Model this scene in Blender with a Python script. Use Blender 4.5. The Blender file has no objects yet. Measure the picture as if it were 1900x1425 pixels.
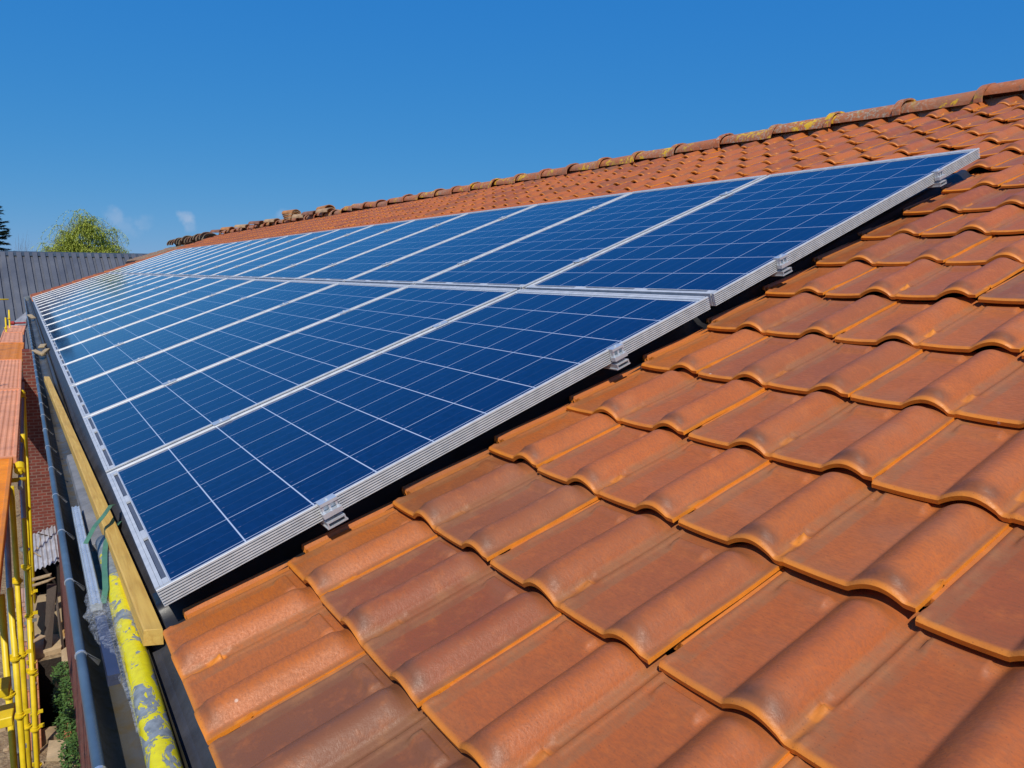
import bpy, bmesh, math, random
import numpy as np
from mathutils import Vector, Matrix, noise
random.seed(7); rng = np.random.default_rng(7)
S = bpy.context.scene; COL = S.collection
PI = math.pi; R = math.radians
# ---------------------------------------------------------------- camera, world, sun
TH = 0.37698713                       # roof pitch
CT, ST = math.cos(TH), math.sin(TH)
f = Vector((0.5521, 0.8233, -0.1316)).normalized()
r = Vector((0.8326, -0.5527, 0.0346)); r = (r - f * r.dot(f)).normalized()
u_ = r.cross(f)
cam = bpy.data.cameras.new('camera'); co = bpy.data.objects.new('camera', cam); COL.objects.link(co)
co.matrix_world = Matrix(((r.x, u_.x, -f.x, -0.19560), (r.y, u_.y, -f.y, -1.52942), (r.z, u_.z, -f.z, 0.61989), (0, 0, 0, 1)))
cam.sensor_width = 36; cam.lens = 1360.04 / 1900 * 36; cam.clip_start = .02; cam.clip_end = 3000
S.camera = co
SUN_AZ, SUN_EL = R(-146), R(46)
sd = Vector((math.sin(SUN_AZ) * math.cos(SUN_EL), math.cos(SUN_AZ) * math.cos(SUN_EL), math.sin(SUN_EL)))
L = bpy.data.lights.new('sun', 'SUN'); L.energy = 3.9; L.angle = R(.5); L.color = (1, .94, .83)
lo = bpy.data.objects.new('sun', L); COL.objects.link(lo); lo.rotation_euler = sd.to_track_quat('Z', 'Y').to_euler(); lo.location = (-8, -6, 12)
W = bpy.data.worlds.new('World'); S.world = W; W.use_nodes = True
nt = W.node_tree; nt.nodes.clear()
out = nt.nodes.new('ShaderNodeOutputWorld'); bg = nt.nodes.new('ShaderNodeBackground'); sky = nt.nodes.new('ShaderNodeTexSky')
sky.sky_type = 'NISHITA'; sky.sun_disc = False; sky.sun_elevation = SUN_EL; sky.sun_rotation = SUN_AZ
sky.air_density = .8; sky.dust_density = 0; sky.ozone_density = 4.0; sky.altitude = 0
bg.inputs['Strength'].default_value = .125
CLOUDS = [(0.1716, 0.9827, 0.0689, 0.0115, 0.465), (0.1757, 0.9826, 0.0608, 0.0101, 0.279), (0.0952, 0.9933, 0.0653, 0.0158, 0.217), (0.1062, 0.9928, 0.0562, 0.0216, 0.1736), (0.1233, 0.9905, 0.0611, 0.0158, 0.155), (0.2786, 0.957, 0.0806, 0.013, 0.31), (0.0602, 0.9977, 0.0303, 0.036, 0.124)]
def wm(op, a, b):
    n = nt.nodes.new('ShaderNodeMath'); n.operation = op
    for k_, v_ in enumerate((a, b)):
        if isinstance(v_, (int, float)): n.inputs[k_].default_value = v_
        else: nt.links.new(v_, n.inputs[k_])
    return n.outputs[0]
ws = nt.nodes.new('ShaderNodeSeparateColor'); wc = nt.nodes.new('ShaderNodeCombineColor'); nt.links.new(sky.outputs[0], ws.inputs[0])
for k_, (g_, a_, p_) in enumerate(((.232, .800, 1.08), (1.66, .448, .44), (4.65, .2345, .13))):    # clear, evenly deep spring sky
    nt.links.new(wm('MULTIPLY', wm('POWER', wm('MULTIPLY', ws.outputs[k_], a_), p_), g_), wc.inputs[k_])
wt = nt.nodes.new('ShaderNodeTexCoord'); last = wc.outputs[0]
wn_ = nt.nodes.new('ShaderNodeTexNoise'); wn_.inputs['Scale'].default_value = 60; wn_.inputs['Detail'].default_value = 6; nt.links.new(wt.outputs['Generated'], wn_.inputs['Vector'])
for (dx, dy, dz, rad_, den) in CLOUDS:
    vd = nt.nodes.new('ShaderNodeVectorMath'); vd.operation = 'DISTANCE'; vd.inputs[1].default_value = (dx, dy, dz); nt.links.new(wt.outputs['Generated'], vd.inputs[0])
    mrn = nt.nodes.new('ShaderNodeMapRange'); mrn.inputs[1].default_value = rad_; mrn.inputs[2].default_value = 0; nt.links.new(wm('ADD', vd.outputs['Value'], wm('MULTIPLY', wm('SUBTRACT', wn_.outputs[0], .5), rad_ * 2.2)), mrn.inputs[0]); mrn.interpolation_type = 'SMOOTHSTEP'
    cm_ = nt.nodes.new('ShaderNodeMix'); cm_.data_type = 'RGBA'; nt.links.new(wm('MULTIPLY', mrn.outputs[0], den), cm_.inputs[0]); nt.links.new(last, cm_.inputs[6]); cm_.inputs[7].default_value = (3.6, 4.3, 5.6, 1); last = cm_.outputs[2]
nt.links.new(last, bg.inputs['Color']); nt.links.new(bg.outputs[0], out.inputs[0])
S.view_settings.view_transform = 'Standard'; S.view_settings.look = 'None'; S.view_settings.exposure = 0; S.view_settings.gamma = 1
S.cycles.max_bounces = 8

# ---------------------------------------------------------------- helpers
def tag(o, label=None, cat=None, group=None, kind=None):
    if label: o['label'] = label
    if cat: o['category'] = cat
    if group: o['group'] = group
    if kind: o['kind'] = kind
    return o
def empty(name, loc=(0, 0, 0), rot=(0, 0, 0)):
    o = bpy.data.objects.new(name, None); COL.objects.link(o); o.location = loc; o.rotation_euler = rot; o.empty_display_size = .1
    return o
def obj(name, me, mat=None, parent=None, smooth=False):
    if mat is not None:
        for m in (mat if isinstance(mat, (list, tuple)) else [mat]): me.materials.append(m)
    if smooth: me.polygons.foreach_set('use_smooth', [True] * len(me.polygons))
    o = bpy.data.objects.new(name, me); COL.objects.link(o)
    if parent: o.parent = parent
    return o
class MB:
    def __init__(s): s.v = []; s.f = []; s.m = []
    def add(s, vs, fs, mi=0):
        n = len(s.v); s.v += [tuple(x) for x in vs]; s.f += [tuple(i + n for i in q) for q in fs]; s.m += [mi] * len(fs); return s
    def box(s, x0, x1, y0, y1, z0, z1, mi=0):
        vs = [(x0, y0, z0), (x1, y0, z0), (x1, y1, z0), (x0, y1, z0), (x0, y0, z1), (x1, y0, z1), (x1, y1, z1), (x0, y1, z1)]
        return s.add(vs, [(0, 3, 2, 1), (4, 5, 6, 7), (0, 1, 5, 4), (1, 2, 6, 5), (2, 3, 7, 6), (3, 0, 4, 7)], mi)
    def hexa(s, b, t, mi=0):       # 4 bottom pts, 4 top pts
        return s.add(list(b) + list(t), [(0, 3, 2, 1), (4, 5, 6, 7), (0, 1, 5, 4), (1, 2, 6, 5), (2, 3, 7, 6), (3, 0, 4, 7)], mi)
    def tube(s, pts, rad, n=12, caps=True, mi=0):
        pts = [Vector(q) for q in pts]; rads = rad if isinstance(rad, (list, tuple)) else [rad] * len(pts)
        base = len(s.v); ref = None
        for i, q in enumerate(pts):
            d = (pts[min(i + 1, len(pts) - 1)] - pts[max(i - 1, 0)]).normalized()
            if ref is None: ref = Vector((0, 0, 1)) if abs(d.z) < .9 else Vector((1, 0, 0))
            a = (ref - d * ref.dot(d)).normalized(); b = d.cross(a); ref = a
            for k in range(n):
                w = 2 * PI * k / n; s.v.append(tuple(q + (a * math.cos(w) + b * math.sin(w)) * rads[i]))
        for i in range(len(pts) - 1):
            for k in range(n):
                k2 = (k + 1) % n; s.f.append((base + i * n + k, base + i * n + k2, base + (i + 1) * n + k2, base + (i + 1) * n + k)); s.m.append(mi)
        if caps:
            s.f.append(tuple(base + k for k in reversed(range(n)))); s.m.append(mi)
            e = base + (len(pts) - 1) * n; s.f.append(tuple(e + k for k in range(n))); s.m.append(mi)
        return s
    def extr(s, prof, axis_pts, mi=0, closed=False):   # profile list of functions of position -> for straight sweeps: prof [(a,b)], axis_pts [origin, A, B, list of T vectors]
        o, A, B, ts = axis_pts; base = len(s.v); n = len(prof)
        for t in ts:
            for a, b in prof: s.v.append(tuple(Vector(o) + Vector(A) * a + Vector(B) * b + Vector(t)))
        for i in range(len(ts) - 1):
            for k in range(n if closed else n - 1):
                k2 = (k + 1) % n; s.f.append((base + i * n + k, base + i * n + k2, base + (i + 1) * n + k2, base + (i + 1) * n + k)); s.m.append(mi)
        if closed:
            s.f.append(tuple(base + k for k in reversed(range(n)))); s.m.append(mi)
            e = base + (len(ts) - 1) * n; s.f.append(tuple(e + k for k in range(n))); s.m.append(mi)
        return s
    def mesh(s, name):
        me = bpy.data.meshes.new(name); me.from_pydata(s.v, [], s.f); me.update()
        return me
    def build(s, name, mat, parent=None, smooth=False, recalc=True, bevel=0):
        me = s.mesh(name)
        o = obj(name, me, mat, parent, smooth)
        if len(me.materials) > 1: me.polygons.foreach_set('material_index', s.m)
        if recalc:
            bm = bmesh.new(); bm.from_mesh(me); bmesh.ops.recalc_face_normals(bm, faces=bm.faces)
            if bevel: bmesh.ops.bevel(bm, geom=[e for e in bm.edges if e.is_manifold and e.calc_face_angle() > .5], offset=bevel, segments=1, affect='EDGES')
            bm.to_mesh(me); bm.free()
        return o
def P(u, v, h=0): return (u * CT - h * ST, v, u * ST + h * CT)
def sm(a, b, x):
    t = np.clip((x - a) / (b - a), 0, 1); return t * t * (3 - 2 * t)

# ---------------------------------------------------------------- materials
def lin(c): return tuple(((x / 255) / 12.92 if x / 255 < .04045 else ((x / 255 + .055) / 1.055) ** 2.4) for x in c)
class M:
    def __init__(s, name, base=(.5, .5, .5), rough=.6, metal=0, spec=.5):
        s.mat = bpy.data.materials.new(name); s.mat.use_nodes = True; s.t = s.mat.node_tree; s.n = s.t.nodes
        s.b = s.n['Principled BSDF']; s.b.inputs['Base Color'].default_value = (*base, 1); s.b.inputs['Roughness'].default_value = rough
        s.b.inputs['Metallic'].default_value = metal; s.b.inputs['Specular IOR Level'].default_value = spec
        s.co = None
    def node(s, t, **kw):
        n = s.n.new(t)
        for k, v in kw.items(): setattr(n, k, v)
        return n
    def link(s, a, b): s.t.links.new(a, b); return s
    def coord(s, kind='Object'):
        return s.node('ShaderNodeTexCoord').outputs[kind]
    def mapping(s, co, scale=(1, 1, 1), rot=(0, 0, 0), loc=(0, 0, 0)):
        n = s.node('ShaderNodeMapping'); n.inputs['Scale'].default_value = scale; n.inputs['Rotation'].default_value = rot; n.inputs['Location'].default_value = loc
        s.link(co, n.inputs[0]); return n.outputs[0]
    def noise(s, co, scale=5, detail=4, rough=.55, dist=0):
        n = s.node('ShaderNodeTexNoise'); n.inputs['Scale'].default_value = scale; n.inputs['Detail'].default_value = detail; n.inputs['Roughness'].default_value = rough; n.inputs['Distortion'].default_value = dist
        s.link(co, n.inputs['Vector']); return n.outputs[0]
    def ramp(s, x, stops):
        n = s.node('ShaderNodeValToRGB'); e = n.color_ramp.elements
        while len(e) < len(stops): e.new(.5)
        for i, (p_, c) in enumerate(stops):
            e[i].position = p_; e[i].color = (*c, 1) if len(c) == 3 else c
        s.link(x, n.inputs[0]); return n.outputs[0]
    def mr(s, x, a, b, c=0, d=1):
        n = s.node('ShaderNodeMapRange'); n.inputs[1].default_value = a; n.inputs[2].default_value = b; n.inputs[3].default_value = c; n.inputs[4].default_value = d
        s.link(x, n.inputs[0]); return n.outputs[0]
    def mix(s, fac, a, b, mode='MIX'):
        n = s.node('ShaderNodeMix', data_type='RGBA', blend_type=mode)
        for sock, v in ((n.inputs[0], fac), (n.inputs[6], a), (n.inputs[7], b)):
            if isinstance(v, (int, float)): sock.default_value = v
            elif isinstance(v, tuple): sock.default_value = (*v, 1)
            else: s.link(v, sock)
        return n.outputs[2]
    def math(s, op, a, b=None, c=None):
        n = s.node('ShaderNodeMath', operation=op)
        for i, v in enumerate((a, b, c)):
            if v is None: continue
            if isinstance(v, (int, float)): n.inputs[i].default_value = v
            else: s.link(v, n.inputs[i])
        return n.outputs[0]
    def color(s, x): s.link(x, s.b.inputs['Base Color']); return s
    def bump(s, h, strength=.3, dist=.01):
        n = s.node('ShaderNodeBump'); n.inputs['Strength'].default_value = strength; n.inputs['Distance'].default_value = dist
        s.link(h, n.inputs['Height']); s.link(n.outputs[0], s.b.inputs['Normal']); return s
def simple(name, base, rough=.6, metal=0, var=.25, scale=6, bump=.15, bd=.003, spec=.5, dark=None):
    m = M(name, base, rough, metal, spec); c = m.coord()
    n1 = m.noise(c, scale, 6, .6); n2 = m.noise(c, scale * 9, 4, .6)
    a = tuple(x * (1 - var) for x in base) if dark is None else dark; b = tuple(min(1, x * (1 + var)) for x in base)
    col = m.mix(m.mr(n1, .3, .7), a, b); col = m.mix(m.mr(n2, .35, .7, 0, .35), col, tuple(x * (1 - var) for x in base))
    m.color(col); m.link(m.mr(n1, .3, .7, rough - .1, min(1, rough + .12)), m.b.inputs['Roughness'])
    if bump: m.bump(n2, bump, bd)
    return m.mat

def tile_material():
    m = M('terracotta_tile', (.4, .12, .04), .55); c = m.coord()
    at = m.node('ShaderNodeAttribute', attribute_name='tilecol'); sep = m.node('ShaderNodeSeparateColor'); m.link(at.outputs['Color'], sep.inputs[0])
    raw, r1, r2 = sep.outputs[0], sep.outputs[1], sep.outputs[2]
    base = m.ramp(r1, [(0, (.30, .078, .026)), (.25, (.43, .108, .024)), (.5, (.53, .142, .024)), (.75, (.46, .116, .025)), (.92, (.34, .098, .030)), (1, (.21, .080, .036))])
    n1 = m.noise(c, 5.5, 5, .6, .4); n2 = m.noise(c, 26, 5, .65); n3 = m.noise(m.mapping(c, (1, .30, 1), (0, 0, .5)), 230, 4, .75)
    col = m.mix(m.mr(n1, .45, .72, 0, .42), base, (.28, .088, .028))
    col = m.mix(m.mr(n2, .50, .78, 0, .55), col, (.58, .165, .034))
    col = m.mix(m.mr(n3, .42, .62, 0, .42), col, (.22, .075, .032))
    # grey mauve firing bloom
    n4 = m.noise(c, 9, 3, .5)
    col = m.mix(m.math('MULTIPLY', m.mr(n4, .5, .7, 0, .28), r2), col, (.36, .17, .09))
    # dust in the channels (baked geometric position attribute = alpha)
    st = m.node('ShaderNodeAttribute', attribute_name='roll_shade')
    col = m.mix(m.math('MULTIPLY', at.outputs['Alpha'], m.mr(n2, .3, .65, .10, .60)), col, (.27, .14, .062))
    col = m.mix(m.math('MULTIPLY', st.outputs['Fac'], m.math('MULTIPLY', m.mr(n2, .3, .6, .45, .9), m.mr(r2, 0, 1, .5, 1))), col, (.13, .052, .026))  # shade on the roll front bevels, painted dark brown into the clay colour
    # raw clay at edges
    col = m.mix(m.math('MULTIPLY', raw, m.mr(n2, .25, .6, .65, 1)), col, (.82, .27, .024))
    # lime specks
    v = m.node('ShaderNodeTexVoronoi', feature='F1'); v.inputs['Scale'].default_value = 14; m.link(c, v.inputs['Vector'])
    sepv = m.node('ShaderNodeSeparateColor'); m.link(v.outputs['Color'], sepv.inputs[0])
    sp = m.math('MULTIPLY', m.mr(v.outputs['Distance'], .028, .05, 1, 0), m.mr(sepv.outputs[0], .84, .86))
    col = m.mix(m.math('MULTIPLY', sp, .75), col, (.75, .62, .5))
    m.color(col)
    m.link(m.mr(n3, .3, .7, .36, .60), m.b.inputs['Roughness'])
    m.b.inputs['Specular IOR Level'].default_value = .4
    vp = m.node('ShaderNodeTexVoronoi', feature='F1'); vp.inputs['Scale'].default_value = 210; m.link(c, vp.inputs['Vector']); sv = m.node('ShaderNodeSeparateColor'); m.link(vp.outputs['Color'], sv.inputs[0])
    pore = m.math('MULTIPLY', m.mr(vp.outputs['Distance'], .12, .26, 1, 0), m.mr(sv.outputs[0], .70, .74))
    col = m.mix(m.math('MULTIPLY', pore, .45), col, (.16, .055, .022)); m.color(col)
    add = m.math('ADD', m.math('MULTIPLY', n3, .5), m.math('MULTIPLY', n2, .8))
    m.bump(add, .55, .0022)
    return m.mat
T_TILE = tile_material()
def ridge_material():
    m = M('old_ridge_tile', (.4, .13, .05), .85); c = m.coord('Generated'); c2 = m.node('ShaderNodeNewGeometry').outputs['Position']
    n1 = m.noise(c2, 3.2, 5, .6); n2 = m.noise(c2, 14, 6, .65, .5); n3 = m.noise(c2, 42, 4, .7); n4 = m.noise(c2, 1.1, 3, .5)
    col = m.mix(m.mr(n1, .35, .7), (.47, .13, .04), (.36, .15, .075))
    col = m.mix(m.mr(n2, .5, .66, 0, .8), col, (.20, .11, .07))
    grey = m.mr(n3, .50, .60)
    col = m.mix(m.math('MULTIPLY', grey, m.mr(n4, .42, .6, .1, .9)), col, (.40, .36, .27))
    yl = m.math('MULTIPLY', m.mr(n2, .53, .58), m.mr(m.noise(c2, 1.9, 2, .5), .49, .58))
    col = m.mix(yl, col, (.70, .42, .02))
    wh = m.math('MULTIPLY', m.mr(n3, .62, .66), m.mr(n1, .45, .38))
    col = m.mix(wh, col, (.65, .6, .52))
    m.color(col); m.bump(n3, .5, .006); return m.mat
T_RIDGE = ridge_material()
def mossy_material():
    m = M('mossy_old_tile', (.2, .12, .08), .9); c = m.node('ShaderNodeNewGeometry').outputs['Position']
    n1 = m.noise(c, 2.5, 5, .6); n2 = m.noise(c, 9, 6, .7)
    col = m.mix(m.mr(n1, .35, .65), (.30, .12, .065), (.16, .13, .085)); col = m.mix(m.mr(n2, .45, .6), col, (.30, .24, .16))
    m.color(col); m.bump(n2, .5, .02); return m.mat
T_MOSS = mossy_material()

ALU = simple('anodised_aluminium', (.80, .81, .83), .38, .75, .08, 12, .05, .0006)
ALU_B = simple('bright_aluminium', (.62, .66, .70), .30, .45, .1, 20, .06, .0006)
BLACKP = simple('black_plastic', (.018, .018, .021), .42, 0, .35, 8, .15, .002)
def frame_material():
    m = M('panel_frame_aluminium', (.80, .82, .85), .42, .08); c = m.coord(); n = m.noise(m.mapping(c, (1, 1, 1)), 30, 3, .5)
    m.color(m.mix(m.mr(n, .35, .65), (.50, .51, .52), (.60, .605, .61))); m.link(m.mr(n, .3, .7, .34, .5), m.b.inputs['Roughness']); return m.mat
FRAME = frame_material()
def cell_material():
    m = M('solar_cells_glass', (.004, .025, .10), .06, 0, .5); c = m.coord(); s = m.node('ShaderNodeSeparateXYZ'); m.link(c, s.inputs[0]); x, y = s.outputs[0], s.outputs[1]
    cp, x0, y0 = .159, .030, .030
    def line(v, o, pitch, hw, aa=.0006):
        a = m.math('DIVIDE', m.math('SUBTRACT', v, o), pitch); fr = m.math('FRACT', m.math('ADD', a, .5)); d = m.math('MULTIPLY', m.math('ABSOLUTE', m.math('SUBTRACT', fr, .5)), pitch)
        return m.mr(d, hw - aa, hw + aa, 1, 0)
    lx = line(x, x0, cp, .0014); ly = line(y, y0, cp, .00105)
    gaps = m.math('MAXIMUM', lx, ly)
    inx = m.math('MULTIPLY', m.math('GREATER_THAN', x, x0), m.math('LESS_THAN', x, x0 + 10 * cp)); iny = m.math('MULTIPLY', m.math('GREATER_THAN', y, .0108), m.math('LESS_THAN', y, 1.014 - .0108))
    inside = m.math('MULTIPLY', inx, iny)
    white = m.math('MAXIMUM', gaps, m.math('SUBTRACT', 1, inside))
    # polycrystalline flakes
    vo = m.node('ShaderNodeTexVoronoi'); vo.inputs['Scale'].default_value = 95; m.link(m.mapping(c, (1, .7, 1), (0, 0, .6)), vo.inputs['Vector'])
    sc = m.node('ShaderNodeSeparateColor'); m.link(vo.outputs['Color'], sc.inputs[0])
    # per-cell tone
    fx = m.math('FLOOR', m.math('DIVIDE', m.math('SUBTRACT', x, x0), cp)); fy = m.math('FLOOR', m.math('DIVIDE', m.math('SUBTRACT', y, y0), cp))
    oi = m.node('ShaderNodeObjectInfo'); cv = m.node('ShaderNodeCombineXYZ'); m.link(fx, cv.inputs[0]); m.link(fy, cv.inputs[1]); m.link(m.math('MULTIPLY', oi.outputs['Random'], 40), cv.inputs[2])
    wn = m.node('ShaderNodeTexWhiteNoise', noise_dimensions='3D'); m.link(cv.outputs[0], wn.inputs['Vector'])
    cell = m.mix(sc.outputs[0], (.0007, .009, .056), (.0018, .017, .088))
    cell = m.mix(m.math('MULTIPLY', wn.outputs['Value'], .45), cell, (.0012, .010, .074))
    n = m.noise(c, 1.6, 3, .5); cell = m.mix(m.mr(n, .35, .7, 0, .35), cell, (.001, .015, .064))
    bus = m.math('MULTIPLY', line(y, y0 + cp / 6, cp / 3, .0006, .0005), .10)
    cell = m.mix(bus, cell, (.35, .42, .55))
    # solder ticks
    tk = m.math('MULTIPLY', line(y, y0 + cp / 6, cp / 3, .0014), line(x, x0 + .010, cp, .003)); cell = m.mix(m.math('MULTIPLY', tk, .25), cell, (.4, .35, .5))
    col = m.mix(white, cell, (.55, .62, .74)); m.color(col)
    d = m.noise(c, 3, 5, .6); m.link(m.mr(d, .3, .7, .05, .12), m.b.inputs['Roughness'])
    m.b.inputs['IOR'].default_value = 1.5
    return m.mat
CELL = cell_material()
SLOT = simple('shaded_slot', (.09, .11, .16), .6)
def zinc_material():
    m = M('weathered_zinc', (.3, .31, .33), .42, .55); c = m.coord(); n1 = m.noise(m.mapping(c, (1, .35, 1)), 3.5, 5, .6); n2 = m.noise(c, 22, 5, .65)
    col = m.mix(m.mr(n1, .38, .62), (.075, .068, .055), (.19, .18, .16)); col = m.mix(m.mr(n2, .48, .66, 0, .7), col, (.17, .12, .045)); m.color(col)
    m.link(m.mr(n2, .3, .7, .3, .6), m.b.inputs['Roughness']); m.bump(n1, .2, .01); return m.mat
ZINC = zinc_material()
BEAD = simple('blue_grey_bead', (.085, .135, .19), .42, .1, .3, 5, .1, .001)
FLASH = simple('dark_lead_flashing', (.062, .062, .072), .48, .25, .35, 7, .25, .004)
YEL = simple('yellow_scaffold_paint', (.78, .56, .012), .42, 0, .18, 9, .15, .001)
GALV = simple('galvanised_steel', (.34, .37, .38), .45, .6, .25, 14, .12, .001)
ORG = simple('orange_deck_steel', (.88, .27, .016), .5, .1, .22, 4, .1, .002)
PINK = simple('faded_pink_orange_deck', (.85, .36, .19), .62, .05, .2, 4, .12, .002)
SHEET = simple('pale_corrugated_sheet', (.46, .46, .50), .6, .2, .3, 5, .2, .004)
DIRT = None
def wood_material(name, a, b, sc=1.0):
    m = M(name, a, .62); c = m.coord(); n1 = m.noise(m.mapping(c, (60 * sc, 3 * sc, 60 * sc)), 1.5, 5, .6, .6); n2 = m.noise(c, 7, 4, .6)
    col = m.mix(m.mr(n1, .35, .68), a, b); col = m.mix(m.mr(n2, .5, .75, 0, .4), col, tuple(x * .55 for x in a)); m.color(col); m.bump(n1, .25, .002); return m.mat
TIMBER = wood_material('golden_timber', (.74, .48, .12), (.55, .31, .065))
WOODP = wood_material('pale_raw_timber', (.50, .38, .22), (.34, .24, .13))
WOODD = wood_material('dark_old_timber', (.045, .032, .025), (.085, .06, .045))
def chipped_material():
    m = M('chipped_yellow_paint', (.7, .6, .02), .5); c = m.coord(); n1 = m.noise(m.mapping(c, (1, .62, 1)), 24, 6, .66, .9); n2 = m.noise(c, 60, 4, .6); big = m.noise(m.mapping(c, (.3, 1, .3), loc=(3, .4, 1)), 2.2, 2, .5)
    s = m.node('ShaderNodeSeparateXYZ'); m.link(c, s.inputs[0])
    near = m.mr(s.outputs[1], .72, .42, -.16, .028)
    k = m.math('ADD', m.math('ADD', n1, near), m.math('MULTIPLY', m.math('SUBTRACT', big, .5), .13))
    pt = m.mr(k, .495, .515)
    grey = m.mix(m.mr(n2, .35, .65), (.17, .19, .20), (.30, .33, .34)); yel = m.mix(m.mr(n2, .4, .7), (.80, .70, .004), (.66, .55, .01))
    m.color(m.mix(pt, grey, yel)); m.link(m.mr(pt, 0, 1, .55, .38), m.b.inputs['Roughness']); m.bump(m.math('ADD', pt, m.math('MULTIPLY', n2, .3)), .5, .0012); return m.mat
CHIP = chipped_material()
GREEN = simple('green_strapping', (.10, .24, .13), .35, 0, .25, 20, .1, .001)
def brick_material(name, bw=.215, bh=.065, c1=(.23, .05, .032), c2=(.14, .032, .024), mort=(.24, .15, .12), swap=False):
    m = M(name, c1, .85); c = m.coord()
    s = m.node('ShaderNodeSeparateXYZ'); m.link(c, s.inputs[0]); cb = m.node('ShaderNodeCombineXYZ')
    m.link(s.outputs[1] if swap else s.outputs[0], cb.inputs[0]); m.link(s.outputs[2], cb.inputs[1])
    b = m.node('ShaderNodeTexBrick'); b.inputs['Scale'].default_value = 1; b.inputs['Brick Width'].default_value = bw; b.inputs['Row Height'].default_value = bh; b.inputs['Mortar Size'].default_value = .007; b.inputs['Mortar Smooth'].default_value = .2
    b.inputs['Color1'].default_value = (*c1, 1); b.inputs['Color2'].default_value = (*c2, 1); b.inputs['Mortar'].default_value = (*mort, 1); m.link(cb.outputs[0], b.inputs['Vector'])
    n = m.noise(c, 7, 5, .6); m.color(m.mix(m.mr(n, .45, .7, 0, .55), b.outputs['Color'], tuple(x * .5 for x in c1))); m.bump(b.outputs['Fac'], -.4, .006); return m.mat
BRICK = brick_material('red_brick'); BRICK_H = brick_material('red_brick_header', .12, .05); BRICK_S = brick_material('red_brick_side', .215, .065, swap=True)

# ---------------------------------------------------------------- roof tiles
TW, TGAU = .43, .27; HP = TW / 2
H0 = -.106                                    # pan surface of the tiles under the panel plane
def tile_height(s, t, k):
    """s across (0..TW), t up the slope (0 = front edge)"""
    x = np.mod(s, HP); half = (s >= HP)
    q = np.where(x < .159, (x - .159) / .049, (x - .159) / .043); q = np.clip(q, -1, 1)
    roll = .0325 * np.power(np.cos(q * PI / 2), .92)
    taper = (.64 + .36 * sm(.004, .027, t)) * (1 - .55 * sm(.240, .278, t))
    z = roll * taper
    z += np.where(x < .108, -.0016 * np.sin(np.clip(x / .108, 0, 1) * PI), 0)           # dished pan
    # rib in the groove between the two halves
    rib = np.exp(-((x - .2035) / .0032) ** 2) * .0048 * sm(.088, .096, t) + np.exp(-((x - .006) / .003) ** 2) * .0042 * sm(.080, .09, t)
    z += np.where(half & (x > .12), 0, rib)
    z += np.where(x > .196, -.002, 0)
    # nib at the foot of the groove
    nib = np.clip(1 - np.abs(x - .208) / .0085, 0, 1) * np.clip((t - .052) / .020, 0, 1) * (t < .074)
    z += .011 * nib * k
    z += .0065 * np.clip(1 - np.abs(x - .004) / .007, 0, 1) * np.clip(1 - np.abs(t - .018) / .016, 0, 1)
    # head bar of each pan
    bar = sm(.018, .024, x) * (1 - sm(.096, .100, x)) * sm(.226, .240, t) * (1 - sm(.256, .259, t))
    z += .0085 * bar
    # lip at the front
    z += .0016 * np.exp(-((t - .006) / .005) ** 2) - .0035 * (1 - sm(0, .004, t))
    z = np.where(half & (x > .180), np.maximum(z, .0048), z)
    # course lift
    z += .0205 * (1 - t / TGAU)
    return z
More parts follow.
